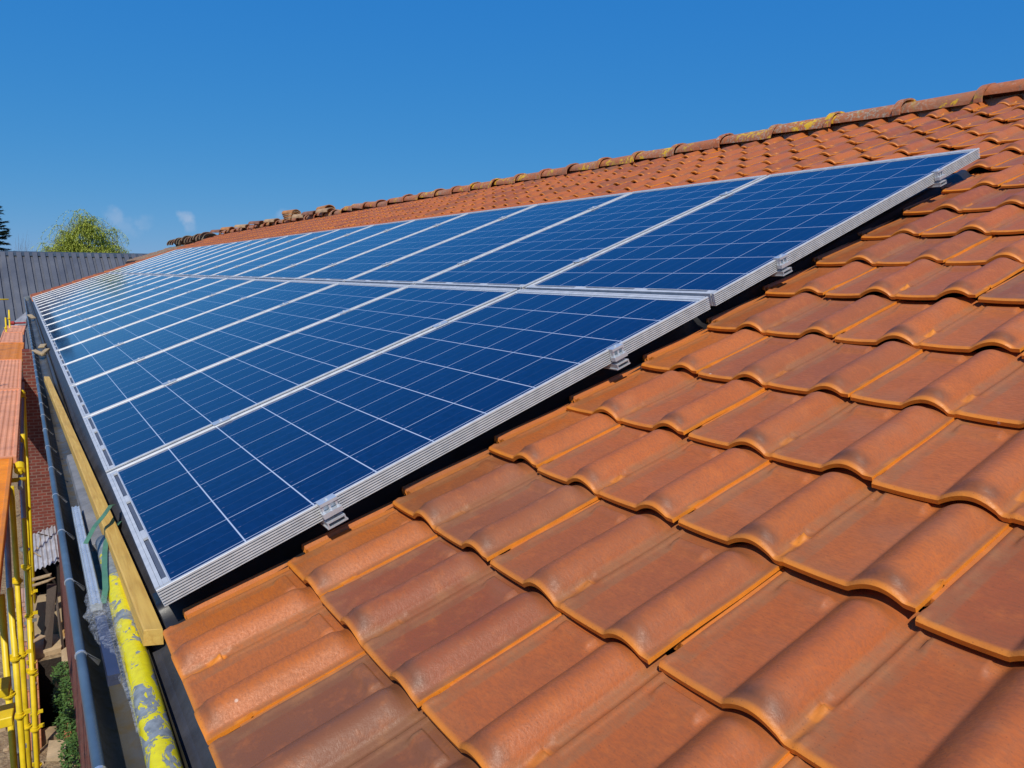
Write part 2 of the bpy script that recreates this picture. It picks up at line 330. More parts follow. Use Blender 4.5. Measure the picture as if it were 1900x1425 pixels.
def tile_grid(ns, ntt, part=0, first=False, nibk=1.):
    """returns verts (s,t,z), quads, raw, dust; part 0 = whole, 1 = right half only"""
    s0 = 0 if part == 0 else HP
    base_s = np.linspace(s0, TW - .006, ns); tt = np.concatenate([[0, .004, .010], np.linspace(.018, .300, ntt)]) if ntt > 8 else np.concatenate([[0, .02], np.linspace(.06, .30, ntt)])
    if ntt > 25: tt = np.sort(np.concatenate([tt, [.0515, .0735, .0745, .2565, .2595, .088, .096]]))
    Sg, Tg = np.meshgrid(base_s, tt, indexing='ij'); Z = tile_height(Sg, Tg, nibk)
    n, m_ = Sg.shape; V = np.stack([Sg, Tg, Z], -1).reshape(-1, 3)
    idx = np.arange(n * m_).reshape(n, m_); F = np.stack([idx[:-1, :-1], idx[:-1, 1:], idx[1:, 1:], idx[1:, :-1]], -1).reshape(-1, 4)
    raw = (np.exp(-(V[:, 1] / .0058) ** 2) * .85); x = np.mod(V[:, 0], HP)
    raw = np.maximum(raw, .7 * nibk * ((np.abs(x - .208) < .006) & (V[:, 1] > .048) & (V[:, 1] < .078)))
    raw = np.maximum(raw, .4 * nibk * np.exp(-((x - .208) / .004) ** 2) * (V[:, 1] < .06))
    raw = np.maximum(raw, .35 * (V[:, 0] > TW - .008))
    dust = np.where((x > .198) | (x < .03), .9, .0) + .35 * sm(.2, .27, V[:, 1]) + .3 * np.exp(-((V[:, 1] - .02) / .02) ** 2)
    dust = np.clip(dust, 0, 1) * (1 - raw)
    Vs, Fs, Rw, Du, Sm = [V], [F], [raw], [dust], [np.ones(len(F), bool)]
    off = len(V)
    def strip(A, Bv, rawv):
        nonlocal off
        k = len(A); Vn = np.concatenate([A, Bv]); i = np.arange(k - 1)
        Fn = np.stack([i, i + 1, i + 1 + k, i + k], -1) + off
        Vs.append(Vn); Fs.append(Fn); Rw.append(np.full(2 * k, rawv)); Du.append(np.zeros(2 * k)); Sm.append(np.zeros(k - 1, bool)); off += 2 * k
    th_ = .0085 if ntt > 25 else .0115 if ntt > 12 else .0165
    front = V[idx[:, 0]].copy(); fb = front.copy(); fb[:, 2] -= th_; fb[:, 1] += .001
    strip(fb, front, 1.)                                            # front face
    fi = fb.copy(); fi[:, 1] += .09; strip(fi, fb, .9)              # under side near the front
    rt = V[idx[-1, :]].copy(); rb = rt.copy(); rb[:, 2] -= th_ * .9; strip(rt, rb, 1.)   # right edge
    lf = V[idx[0, :]].copy(); lb = lf.copy(); lb[:, 2] -= th_; strip(lb, lf, .7)
    if ntt > 8:
        # side underlap flange with ribs, left of the tile
        fs = np.array([-.040, -.037, -.034, -.031, -.026, -.023, -.020, -.014, -.006, .001]) + s0
        fz = np.array([-.014, -.002, -.001, -.005, -.005, .001, -.004, -.004, .002, .0]) - .002
        if first: fs = np.array([-.050, -.0495, -.044, -.040, -.036, -.030, -.026, -.018, -.012, .001]) + s0; fz = np.array([-.018, .003, .004, -.004, -.004, .005, -.003, -.003, .003, -.001])
        ft = np.array([.048, .052, .30]); Sg2, Tg2 = np.meshgrid(fs, ft, indexing='ij')
        Z2 = np.repeat(fz[:, None], 3, 1) + .0205 * (1 - Tg2 / TGAU) - np.array([.010, 0, 0])[None]
        V2 = np.stack([Sg2, Tg2, Z2], -1).reshape(-1, 3); id2 = np.arange(30).reshape(10, 3)
        F2 = np.stack([id2[:-1, :-1], id2[:-1, 1:], id2[1:, 1:], id2[1:, :-1]], -1).reshape(-1, 4) + off
        Vs.append(V2); Fs.append(F2); Rw.append(np.tile([.75, .2, .2], 10) if first else np.full(30, .4)); Du.append(np.full(30, .45 if first else .2)); Sm.append(np.zeros(len(F2), bool)); off += 30
    Vv = np.concatenate(Vs); xx = np.mod(Vv[:, 0], HP); Rr = np.concatenate(Rw)
    st = np.exp(-((Vv[:, 1] - .020) / .015) ** 2) * sm(.105, .130, xx) * (1 - sm(.186, .198, xx)) * (Vv[:, 0] > 0) * (1 - Rr)  # mask for the painted shade behind each roll's front lip
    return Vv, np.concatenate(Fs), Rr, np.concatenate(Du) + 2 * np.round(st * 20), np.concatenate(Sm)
LOD = {}
def lod(k, part, first=False):
    var = int(rng.integers(0, 5)) if k < 2 else 0; key = (k, part, first, var)
    if key not in LOD:
        a, b = ((97, 44), (49, 22), (25, 9), (17, 5))[k]
        if part: a = (a + 1) // 2
        LOD[key] = tile_grid(a, b, part, first, [1., .55, .8, .25, 1.2][var])
    return LOD[key]
V0F = .005
def roof_field(name, tiles, mat, parent):
    """tiles: list of (v_left, u_front, scale_t, part, lod)"""
    AV, AF, AC, AS, AT = [], [], [], [], []; off = 0
    for (v0, uf, g, part, k, dh, *fl) in tiles:
        V, F, rw, du, smf = lod(k, part, bool(fl))
        a, b, cang = rng.normal(0, .0045), rng.normal(0, .0045), rng.normal(0, .0060)
        s = V[:, 0] - (HP if part else 0); t = V[:, 1] * (g / TGAU); z = V[:, 2]
        s2 = s + cang * t; t2 = t - cang * (s - TW / 2) + rng.normal(0, .0038)
        z2 = z + a * (s - TW / 2) + b * t + rng.normal(0, .0013)
        z2 = z2 + .0006 * np.sin(s * 23 + rng.uniform(0, 6)) + .0006 * np.sin(t * 31 + rng.uniform(0, 6))
        u = uf + t2; v = v0 - s2 + rng.normal(0, .0012); h = H0 + dh + z2
        AV.append(np.stack([u * CT - h * ST, v, u * ST + h * CT], -1)); AF.append(F + off); off += len(V)
        shd = np.floor(du / 2) / 20; c = np.empty((len(V), 4)); c[:, 0] = rw; c[:, 1] = rng.uniform(); c[:, 2] = rng.uniform(); c[:, 3] = du - 2 * np.floor(du / 2); AC.append(c); AT.append(shd); AS.append(smf)
    AV = np.concatenate(AV); AF = np.concatenate(AF); AC = np.concatenate(AC); AS = np.concatenate(AS)
    me = bpy.data.meshes.new(name); me.vertices.add(len(AV)); me.vertices.foreach_set('co', AV.ravel())
    nf = len(AF); me.loops.add(nf * 4); me.loops.foreach_set('vertex_index', AF.ravel().astype(np.int32)); me.polygons.add(nf)
    me.polygons.foreach_set('loop_start', np.arange(0, nf * 4, 4, dtype=np.int32)); me.polygons.foreach_set('use_smooth', AS)
    me.update(calc_edges=True)
    at = me.color_attributes.new('tilecol', 'FLOAT_COLOR', 'POINT'); at.data.foreach_set('color', AC.ravel()); a2 = me.attributes.new('roll_shade', 'FLOAT', 'POINT'); a2.data.foreach_set('value', np.concatenate(AT))
    return obj(name, me, mat, parent)

house = empty('brick_building', (.1, -3.6, -4.5))
tag(house, 'long brick building with orange clay tiled roof that carries the blue solar panels', 'building')
house_inv = Matrix.Translation((-.1, 3.6, 4.5))
def keep(o, par=None):
    o.parent = par or house
    if par is None: o.matrix_parent_inverse = house_inv
    return o
UF = [-.022, .244, .517, .788, 1.057, 1.335, 1.632, 1.93, 2.22, 2.51, 2.80, 3.11, 3.43, 3.715, 4.00, 4.285, 4.57, 4.855, 5.14, 5.42]
V0 = .005; tiles = []
for i in range(12):                        # near field beside the panels
    g = UF[i + 1] - UF[i]; v = V0 + .008 * max(0, i - 5); v00 = v
    if i % 2: tiles.append((v, UF[i], g, 1, 0, 0, 1)); v -= HP
    k = 0
    while v > -3.6:
        l = 0 if v > -1.6 else 1
        if i > 7: l = max(l, 1) if v < -.9 else l
        tiles.append((v, UF[i], g, 0, l, 0) + ((1,) if v == v00 else ())); v -= TW
VEND = 22.9
for i in range(12, 19):                    # strip between the panels and the ridge
    g = UF[i + 1] - UF[i]; v = VEND + (HP if i % 2 else 0); v = V0 - TW * round((V0 - v) / TW) - (HP if i % 2 else 0)
    while v > -3.6:
        l = 3 if v > 9 else 2 if v > 5.5 else 1 if v > 1.4 else 0
        if v < -.9: l = 1
        tiles.append((v, UF[i], g, 0, l, 0)); v -= TW
for i in range(12):                        # verge strip past the far end of the panels
    g = UF[i + 1] - UF[i]; v = 19.1 + TW * 9
    while v > 19.1: tiles.append((v, UF[i], g, 0, 3, 0)); v -= TW
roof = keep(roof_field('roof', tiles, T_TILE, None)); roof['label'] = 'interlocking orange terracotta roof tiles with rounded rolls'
# back slope, tiled with the coarse tiles mirrored over the ridge line
UR = 5.50                                   # ridge
def back(pt):
    xr = UR * CT; x, y, z = pt; return (2 * xr - x + .16, y, z)
mb = MB(); rows = 19; cols = 60
prof = []
for i in range(rows):
    a, b = .3 * i - .3, .3 * (i + 1) - .3
    for c in range(cols * 4 + 1):
        pass
n = 0
vv = np.arange(-3.6, 23.0, HP / 4); cyc = [0, .002, .026, .012]
for i in range(rows):
    a, b = UF[-1] - .29 * (i + 1), UF[-1] - .29 * i + .02; base = len(mb.v)
    for j, v in enumerate(vv):
        hh = cyc[j % 4]
        mb.v.append(back(P(a, v, H0 + hh + .022))); mb.v.append(back(P(b, v, H0 + hh)))
    for j in range(len(vv) - 1): mb.f.append((base + 2 * j, base + 2 * j + 1, base + 2 * j + 3, base + 2 * j + 2)); mb.m.append(0)
bs = mb.build('back_roof', T_TILE, recalc=False); keep(bs)
# roofing underlay / in-roof tray under tiles and panels
mb = MB(); mb.add([P(-.0, -3.6, H0 - .035), P(5.6, -3.6, H0 - .035), P(5.6, 23, H0 - .035), P(-.0, 23, H0 - .035)], [(0, 1, 2, 3)])
und = keep(mb.build('underlay', BLACKP, recalc=False))
# in-roof black tray edge with a rolled lip beside the first panels
mb = MB(); pr = [(.20, -.088), (.135, -.088), (.125, -.078), (.112, -.073), (.098, -.075), (.088, -.084), (.078, -.098), (.06, -.104), (.045, -.106), (.02, -.112), (-.03, -.116)]
for (a, b) in ((-.015, 3.40),):
    mb.extr([(v, h) for v, h in pr], ((0, 0, 0), (0, 1, 0), (-ST, 0, CT), [Vector((a * CT, 0, a * ST)), Vector((b * CT, 0, b * ST))]))
tray = keep(mb.build('tray_edge', BLACKP, smooth=True, recalc=False)); tray['label'] = 'black plastic tray edge showing between the panels and the tiles'
# apron flashing under the eave
mb = MB()
ys = list(np.arange(-3.6, 23.01, .7)) + [23.05]
prf = [(.16, -.062), (.05, -.105), (.035, -.118), (.012, -.150), (-.016, -.176), (-.022, -.182), (-.022, -.215)]
mb.extr([(x, z) for x, z in prf], ((0, 0, 0), (1, 0, 0), (0, 0, 1), [Vector((random.uniform(-.0015, .0015), y, random.uniform(-.0015, .0015))) for y in ys]))
apron = keep(mb.build('flashing', FLASH, recalc=False)); apron['label'] = 'dark grey metal flashing strip along the eave'
# walls
mb = MB(); mb.box(.1, .32, -3.5, 22.9, -4.5, -.16); keep(mb.build('wall', BRICK_S))
xr = UR * CT; xb = 2 * xr + .16
mb = MB(); mb.box(xb - .5, xb - .28, -3.5, 22.9, -4.5, -.1); keep(mb.build('wall', BRICK_S))
for y0, y1 in ((-3.5, -3.28), (22.68, 22.9)):
    mb = MB(); pts = [(.33, -4.5), (xb - .51, -4.5), (xb - .51, -.05), (xr + .08, UR * ST - .26), (.33, -.05)]
    nn = len(pts); mb.add([(x, y0, z) for x, z in pts] + [(x, y1, z) for x, z in pts], [tuple(range(nn)), tuple(range(2 * nn - 1, nn - 1, -1))] + [(i, (i + 1) % nn, nn + (i + 1) % nn, nn + i) for i in range(nn)])
    keep(mb.build('gable_wall', BRICK))
# corbelled brick course just below the gutter
mb = MB(); mb.box(-.035, .098, -3.5, 22.9, -.42, -.30); mb.box(-.01, .098, -3.5, 22.9, -.56, -.422); keep(mb.build('brick_cornice', BRICK_S))
# gutter
GX, GZ, GR = -.066, -.165, .056
gut = MB(); ys = np.concatenate([np.arange(-3.6, 23, .45), [23.1]])
gp = [(GX + GR * math.cos(a), GZ + GR * 1.25 * math.sin(a)) for a in np.linspace(PI, 2 * PI, 15)] + [(GX + GR, GZ + .02)]
gut.extr(gp, ((0, 0, 0), (1, 0, 0), (0, 0, 1), [Vector((0, y, 0)) for y in ys]))
gutter = keep(gut.build('gutter', ZINC, smooth=True, recalc=False)); gutter['label'] = 'long half round metal gutter along the eave'
me = gutter.data
mb = MB(); mb.tube([(GX - GR - .004, y, GZ - .002 + random.uniform(-.0012, .0012)) for y in ys], .0095, 12)
o = mb.build('gutter_bead', BEAD, gutter, smooth=True); o['label'] = 'blue grey rolled front bead of the gutter'
brk = MB(); brk.tube([(0, -.003, 0), (0, .003, 0)], .0112, 14, True)
brk.add([(.010, -.003, .004), (.010, .003, .004), (.034, .004, -.020), (.036, -.004, -.020), (.012, -.003, .0015), (.012, .003, .0015)], [(0, 1, 2, 3), (4, 5, 2, 3)])
brk.add([(.012, -.006, .0), (.036, .010, -.026), (.030, -.014, -.024)], [(0, 1, 2), (2, 1, 0)])
bm_ = brk.mesh('bracket'); bm_.materials.append(ALU)
y = -3.3
while y < 22.8:
    o = bpy.data.objects.new('gutter_bracket', bm_); COL.objects.link(o); o.parent = gutter; o.location = (GX - GR - .004, y, GZ - .002); y += .43
mb = MB(); mb.add([(GX - GR - .03, 23.12, GZ + .02), (GX + GR + .06, 23.12, GZ + .09), (GX + GR + .05, 23.12, GZ - .06), (GX, 23.12, GZ - .09), (GX - GR - .03, 23.15, GZ + .02), (GX + GR + .06, 23.15, GZ + .09), (GX + GR + .05, 23.15, GZ - .06), (GX, 23.15, GZ - .09)], [(0, 1, 2, 3), (7, 6, 5, 4), (0, 4, 5, 1), (1, 5, 6, 2), (2, 6, 7, 3), (3, 7, 4, 0)])
mb.build('gutter_end_cap', GALV, gutter)

# ---- ridge tiles
def half_tile(L_, ra, rb, th_=.014, squash=1.0, n=14, nl=7, collar=True, seed=0):
    """barrel tile along -Y: near end (y=0) has the wide collar, far end at y=L_"""
    mb = MB(); rs = random.Random(seed)
    ys_ = [0, .012, .05, .058] + list(np.linspace(.10, L_, nl))
    def rad(y):
        b = ra + (rb - ra) * y / L_
        return b * 1.27 if (collar and y < .055) else b
    a0, a1 = R(-8), R(188); an = np.linspace(a0, a1, n)
    for inner in (0, 1):
        base = len(mb.v)
        for y in ys_:
            for a in an:
                q = rad(y) - (th_ if inner else 0); q *= 1 + .012 * math.sin(5 * a + y * 9 + seed)
                mb.v.append((q * math.cos(a), y + .004 * math.sin(3 * a + seed) * (y == 0), q * math.sin(a) * squash))
        for i in range(len(ys_) - 1):
            for k in range(n - 1):
                q = (base + i * n + k, base + i * n + k + 1, base + (i + 1) * n + k + 1, base + (i + 1) * n + k); mb.f.append(q if not inner else q[::-1]); mb.m.append(0)
    h = len(ys_) * n
    for i in (0, len(ys_) - 1):
        for k in range(n - 1): mb.f.append((i * n + k, i * n + k + 1, h + i * n + k + 1, h + i * n + k)); mb.m.append(0)
    for k in (0, n - 1):
        for i in range(len(ys_) - 1): mb.f.append((i * n + k, (i + 1) * n + k, h + (i + 1) * n + k, h + i * n + k)); mb.m.append(0)
    return mb
ridge_meshes = [half_tile(.58, .114, .088, squash=.82, seed=s).mesh('ridge_tile') for s in range(4)]
for me in ridge_meshes:
    me.materials.append(T_RIDGE); me.polygons.foreach_set('use_smooth', [True] * len(me.polygons)); me.set_sharp_from_angle(angle=R(40))
RX, RZ = P(UR - .10, 0, -.095)[0], P(UR - .10, 0, -.095)[2]
v = -3.4; k = 0
while v < 22.6:
    o = bpy.data.objects.new('ridge_tile', ridge_meshes[k % 4]); COL.objects.link(o); o.parent = roof
    far = v > 9
    j = .5 if not far else 1.0
    pit = 3.0
    o.location = (RX + random.uniform(-.01, .01) * (1 + far), v, RZ + random.uniform(-.006, .010) * (1 + far))
    o.rotation_euler = (R(pit + random.uniform(-.6, .6) * (3 if far else 1)), R(random.uniform(-3, 3) * j), R(random.uniform(-1.3, 1.3) * (2.5 if far else 1)))
    v += .54 * random.uniform(.97, 1.02); k += 1
# mortar bed under the ridge tiles
mb = MB()
mb.extr([(-.075, -.055), (-.03, .02), (.03, .02), (.05, -.075)], ((RX, 0, RZ), (1, 0, 0), (0, 0, 1), [Vector((random.uniform(-.01, .01), y, random.uniform(-.012, .004))) for y in np.arange(-3.5, 22.9, .15)]))
mb.build('ridge_bedding', simple('lime_mortar', (.30, .24, .19), .95, 0, .3, 8, .5, .01), roof)

# loose curved tiles left on the ridge, each a thing
loose = [half_tile(.42, .125, .105, .018, .72, 14, 4, False, s).mesh('loose_tile') for s in (5, 6, 7)]
LT = [simple('loose_tile_clay', (.45, .20, .07), .85, 0, .35, 9, .4, .004), simple('loose_tile_pale', (.42, .27, .15), .9, 0, .35, 9, .4, .004), simple('loose_tile_dark', (.24, .11, .07), .9, 0, .4, 9, .4, .004)]
for me, mt in zip(loose, LT): me.materials.append(mt); me.polygons.foreach_set('use_smooth', [True] * len(me.polygons)); me.set_sharp_from_angle(angle=R(40))
def loose_tile(i, du, v, dz, yaw, roll, label, grp='loose curved tiles left on the ridge', pitch=0):
    o = bpy.data.objects.new('loose_tile', loose[i]); COL.objects.link(o)
    o.location = (RX + du, v, RZ + dz); o.rotation_euler = (R(pitch), R(roll), R(yaw)); tag(o, label, 'roof tile', grp); return o
HP_ = 15.2
ords = ['bottom', 'second', 'third', 'fourth', 'top']
for q in range(5):
    loose_tile([0, 1, 0, 1, 0][q], -.05 + .008 * q, HP_, 
                .04 + .036 * q, 2 + 4 * q, 2 * (q % 2), f'curved tan roof tile, {ords[q]} one of the tall stack on the ridge', 'stack of five curved tiles on the ridge')
loose_tile(1, -.03, HP_ - .78, .05, 18, -3, 'pale curved tile lying on the ridge just right of the tall stack')
loose_tile(2, -.06, HP_ - 1.5, .06, 15, 4, 'dark mouthed curved tile lying tilted between the tall stack and the small pair')
loose_tile(1, -.05, HP_ - 2.35, .06, 14, 2, 'pale curved tile, lower one of the small pair on the ridge right of the stack')
loose_tile(0, -.02, HP_ - 2.15, .135, 6, -5, 'brown curved tile, upper one of the small pair on the ridge right of the stack')
for i, (dv, lab) in enumerate([(1.35, 'grey striped curved tile on the ridge directly left of the tall stack'), (2.7, 'dark mouthed curved tile, second to the left of the tall stack'), (4.1, 'whitish edged curved tile, third to the left of the tall stack'), (5.9, 'reddish curved tile, fourth to the left of the tall stack'), (7.2, 'small dark curved tile, farthest one left along the ridge')]):
    loose_tile([1, 2, 1, 0, 2][i], -.05, HP_ + dv, .06 + .02 * (i % 2), 20 + 5 * i % 12, 3 - 2 * i, lab)

# older mossy roof section past the gable
old = empty('old_tiled_roof', (0, 23.1, -4.5)); tag(old, 'lower mossy grey brown tiled roof joining the far end of the orange roof', 'roof')
tl = []
for i in range(12, 18):
    g = .285; v = 23.15 + 17 * TW
    while v > 23.2: tl.append((v + (HP if i % 2 else 0), -.02 + .285 * i, g, 0, 3, -.05 - .004 * i)); v -= TW
o = roof_field('tile_field', tl, T_MOSS, None); o.parent = old; o.matrix_parent_inverse = Matrix.Translation((0, -23.1, 4.5))
mb = MB(); mb.box(2.9, 6.5, 23.1, 30.4, 0, 5.1); w_ = mb.build('wall', BRICK, old); w_.location = (0, -23.1, 0)
mb = MB(); mb.hexa([P(3.35, 23.1, -.35), P(5.2, 23.1, -.40), P(5.2, 30.4, -.40), P(3.35, 30.4, -.35)], [P(3.35, 23.1, -.21), P(5.2, 23.1, -.26), P(5.2, 30.4, -.26), P(3.35, 30.4, -.21)])
o = mb.build('roof_deck', WOODD, old); o.matrix_parent_inverse = Matrix.Translation((0, -23.1, 4.5))
m4 = half_tile(.5, .21, .17, .02, .8, 12, 5, True, 9).mesh('ridge_cap'); m4.materials.append(T_MOSS)
for k in range(14):
    o = bpy.data.objects.new('ridge_cap', m4); COL.objects.link(o); o.parent = old; o.matrix_parent_inverse = Matrix.Translation((0, -23.1, 4.5))
    q = P(5.18, 23.3 + .52 * k, -.13); o.location = (q[0], q[1], q[2] + random.uniform(-.03, .03)); o.rotation_euler = (R(random.uniform(-3, 4)), R(random.uniform(-6, 6)), R(random.uniform(-4, 4)))

# ---------------------------------------------------------------- solar panels
PL, PWD, PT = 1.650, 1.014, .040
def frame_mesh():
    mb = MB(); z0 = -PT
    # near long side (facing the camera): ribbed profile swept along u
    pr = [(.010, -.0045), (.0078, 0), (0.0008, 0), (0, -.0008)]
    hs = np.linspace(-.0065, -.036, 6)
    for q in hs:
        pr += [(0, q + .0016), (.0065, q + .0016), (.0065, q - .0016), (0, q - .0016)]
    pr += [(0, -.0395), (.001, z0), (.028, z0), (.028, z0 + .002), (.010, z0 + .002)]
    mb.extr(pr, ((0, 0, 0), (0, 1, 0), (0, 0, 1), [Vector((.0005, 0, 0)), Vector((PL - .0005, 0, 0))]), closed=True)
    prf = [(PWD - a, b) for a, b in pr]
    mb.extr(prf, ((0, 0, 0), (0, 1, 0), (0, 0, 1), [Vector((.0005, 0, 0)), Vector((PL - .0005, 0, 0))]), closed=True)
    # lower short side: wide flange with three slots
    xi, y0, y1 = .030, .0135, PWD - .0135
    mb.box(0, .009, y0, y1, z0, 0)                     # outer face
    mb.box(.0095, .0165, y0, y1, -.0065, -.0008)
    edges = [y0]
    for k in range(3):
        c = y0 + (y1 - y0) * (k + .5) / 3; hw = .135; edges += [c - hw, c + hw]
    edges.append(y1)
    for k in range(0, len(edges), 2): mb.box(.0167, xi - .003, edges[k], edges[k + 1], -.0065, -.0008)
    mb.box(xi - .0028, xi, y0, y1, -.0045, -.0008)
    # upper short side
    mb.box(PL - .009, PL, y0, y1, z0, 0); mb.box(PL - .026, PL - .0095, y0, y1, -.0065, -.0008)
    return mb.mesh('frame')
fm = frame_mesh(); fm.materials.append(FRAME)
bmx = bmesh.new(); bmx.from_mesh(fm); bmesh.ops.recalc_face_normals(bmx, faces=bmx.faces); bmx.to_mesh(fm); bmx.free()
mb = MB(); mb.box(.0272, PL - .010, .0085, PWD - .0085, -.0075, -.0048); gm = mb.mesh('cell_glass'); gm.materials.append(CELL)
mb = MB(); mb.box(.0092, PL - .02, .0138, PWD - .0138, -.0125, -.0085); bk = mb.mesh('back_sheet'); bk.materials.append(SLOT)
rown = {0: 'lower', 1: 'upper'}
ordw = ['nearest', 'second', 'third', 'fourth', 'fifth', 'sixth', 'seventh', 'eighth', 'ninth', 'tenth', 'eleventh', 'twelfth', 'thirteenth', 'fourteenth', 'fifteenth', 'sixteenth', 'seventeenth', 'farthest']
PITCH = 1.034; KINK = .0124
for row in (0, 1):
    for k in range(18):
        e = empty('solar_panel'); hh = random.uniform(-.0012, .0012)
        if row == 0: e.location = P(0, k * PITCH, hh); e.rotation_euler = (R(random.uniform(-.05, .05)), -TH - .0025, 0)
        else: e.location = P(1.674, k * PITCH, .0045 + hh); e.rotation_euler = (R(random.uniform(-.05, .05)), -TH - KINK, 0)
        n_ = ordw[k]
        if k == 0: lab = f'deep blue framed solar panel nearest the camera in the {rown[row]} row'
        elif k == 17: lab = f'pale reflecting solar panel farthest from the camera in the {rown[row]} row'
        else: lab = f'blue framed solar panel, {n_} from the near end of the {rown[row]} row'
        tag(e, lab, 'solar panel', f'solar panels in the {rown[row]} row')
        for nm, me in (('frame', fm), ('cell_glass', gm), ('back_sheet', bk)):
            o = bpy.data.objects.new(nm, me); COL.objects.link(o); o.parent = e
# mounting rails with clamps
def clamp_mesh():
    mb = MB()
    # z = height over the panel plane, y = along the row (negative = towards camera), x = up slope
    mb.box(-.021, .021, -.0135, .010, .0012, .0040)          # top plate
    mb.box(-.021, .021, -.0165, -.0137, -.003, .0040)        # rolled edge
    mb.tube([(0, -.003, .0040), (0, -.003, .0070)], .0045, 6)
    mb.tube([(0, -.003, .0070), (0, -.003, .0082)], .0024, 8)
    for x in (-.020, -.003, .014): mb.box(x, x + .005, -.0135, -.0015, -.019, .0010)
    mb.box(-.021, .021, -.0025, -.0006, -.030, .0010)
    mb.box(-.023, .023, -.021, -.0028, -.031, -.0193)
    return mb.mesh('end_clamp')
cm = clamp_mesh(); cm.materials.append(ALU_B)
def mid_mesh():
    mb = MB(); mb.box(-.03, .03, -.020, .020, .0012, .004); mb.box(-.028, .028, -.0085, .0085, -.036, .0010); mb.tube([(0, 0, .004), (0, 0, .009)], .006, 6); return mb.mesh('mid_clamp')
mm = mid_mesh(); mm.materials.append(ALU_B)
rails = [(.372, 'lowest mounting rail, its cut end and clamp near the eave end of the lower row'), (1.255, 'mounting rail with clamp near the top of the lower row'), (2.00, 'mounting rail with clamp near the bottom of the upper row'), (2.985, 'topmost mounting rail, clamp near the upper far corner of the near panel')]
for u, lab in rails:
    h_ = .0 if u < 1.66 else .0045 + (u - 1.668) * .0124
    e = empty('mounting_rail', P(u, 0, h_), (0, -TH, 0)); tag(e, lab, 'mounting rail', 'aluminium rails under the solar panels')
    # hollow rail profile extruded along v
    mb = MB(); y0, y1 = -.022, 18.62
    mb.box(-.022, .022, y0, y1, -.0440, -.0408); mb.box(-.022, -.0190, y0, y1, -.0530, -.0442); mb.box(.0190, .022, y0, y1, -.0530, -.0442)
    mb.box(-.025, .025, y0, y1, -.0560, -.0532)
    mb.build('rail', ALU_B, e)
    o = bpy.data.objects.new('end_clamp', cm); COL.objects.link(o); o.parent = e
    o = bpy.data.objects.new('end_clamp', cm); COL.objects.link(o); o.parent = e; o.location = (0, 17 * PITCH + PWD, 0); o.rotation_euler = (0, 0, PI)
    for k in range(1, 18):
        o = bpy.data.objects.new('mid_clamp', mm); COL.objects.link(o); o.parent = e; o.location = (0, k * PITCH - .010, 0)
# cover strip between lower and upper rows is just the gap; black support blocks carry the rails
# ---------------------------------------------------------------- things lying along the gutter
def lying(name, mb, mat, label, cat, loc=(0, 0, 0), **kw):
    o = mb.build(name, mat, None, **kw); o.location = loc; return tag(o, label, cat)
# timber plank (slightly bowed)
mb = MB(); N_ = 16; base = []
for i in range(N_ + 1):
    t = i / N_; y = .047 + t * 4.60; xl = -.016 - .067 * t ** 1.15; wv = .031 - .002 * t; zt = -.098 - .035 * t - .006 * math.sin(PI * t)
    b = len(mb.v); mb.v += [(xl - .004, y, zt - .034), (xl - .003, y, zt - .002), (xl, y, zt + .001), (xl + wv, y - .012, zt + .0), (xl + wv + .001, y - .012, zt - .034)]
    if i:
        for k in range(5): mb.f.append((b - 5 + k, b - 5 + (k + 1) % 5, b + (k + 1) % 5, b + k)); mb.m.append(0)
mb.f += [(4, 3, 2, 1, 0), tuple(N_ * 5 + k for k in range(5))]; mb.m += [0, 0]
o = mb.build('timber_plank', TIMBER); tag(o, 'long golden timber plank lying along the eave between panels and gutter', 'plank')
# chipped scaffold tube
mb = MB(); a = Vector((-.026, .80, -.152)); b = Vector((-.046, -1.05, -.164)); rr = .0245
pts = [a.lerp(b, t) for t in np.linspace(0, 1, 24)]
mb.tube(pts, rr, 32, False)
base = len(mb.v); mb.tube([a + Vector((0, .0, 0)), a.lerp(b, .06)], rr - .0035, 32, False)
k0 = 0; k1 = base
for k in range(32): mb.f.append((k0 + k, k0 + (k + 1) % 32, k1 + (k + 1) % 32, k1 + k)); mb.m.append(0)
o = mb.build('scaffold_tube', CHIP, smooth=True, recalc=True); tag(o, 'thick grey steel tube with chipped bright yellow paint lying in the gutter', 'scaffold tube')
# U shaped aluminium rail off-cut, plastic film around
rr0 = empty('aluminium_rail', (-.078, 0, -.150), (0, 0, 0)); tag(rr0, 'ribbed aluminium rail lying in the gutter, partly wrapped in clear plastic', 'rail')
mb = MB(); pr = [(-.012, -.010), (-.012, .006), (-.0095, .009), (-.007, .006), (-.004, .006), (-.002, .009), (.002, .009), (.004, .006), (.007, .006), (.0095, .009), (.012, .006), (.012, -.010)]
mb.extr(pr, ((0, 0, 0), (1, 0, 0), (0, 0, 1), [Vector((.001, 1.20, -.004)), Vector((-.004, .34, 0))]), closed=True); mb.build('profile', ALU_B, rr0)
mb = MB(); mb.box(-.013, .008, -.030, .26, -.011, .0105); mb.box(-.009, -.003, -.0306, -.028, .0, .006); mb.box(-.002, .004, -.0306, -.028, .0, .006)
o = mb.build('rail_end', simple('dark_anodised_rail', (.075, .085, .14), .35, .4, .2, 10, .05, .001), rr0); o['label'] = 'dark blue grey lower end of the rail'
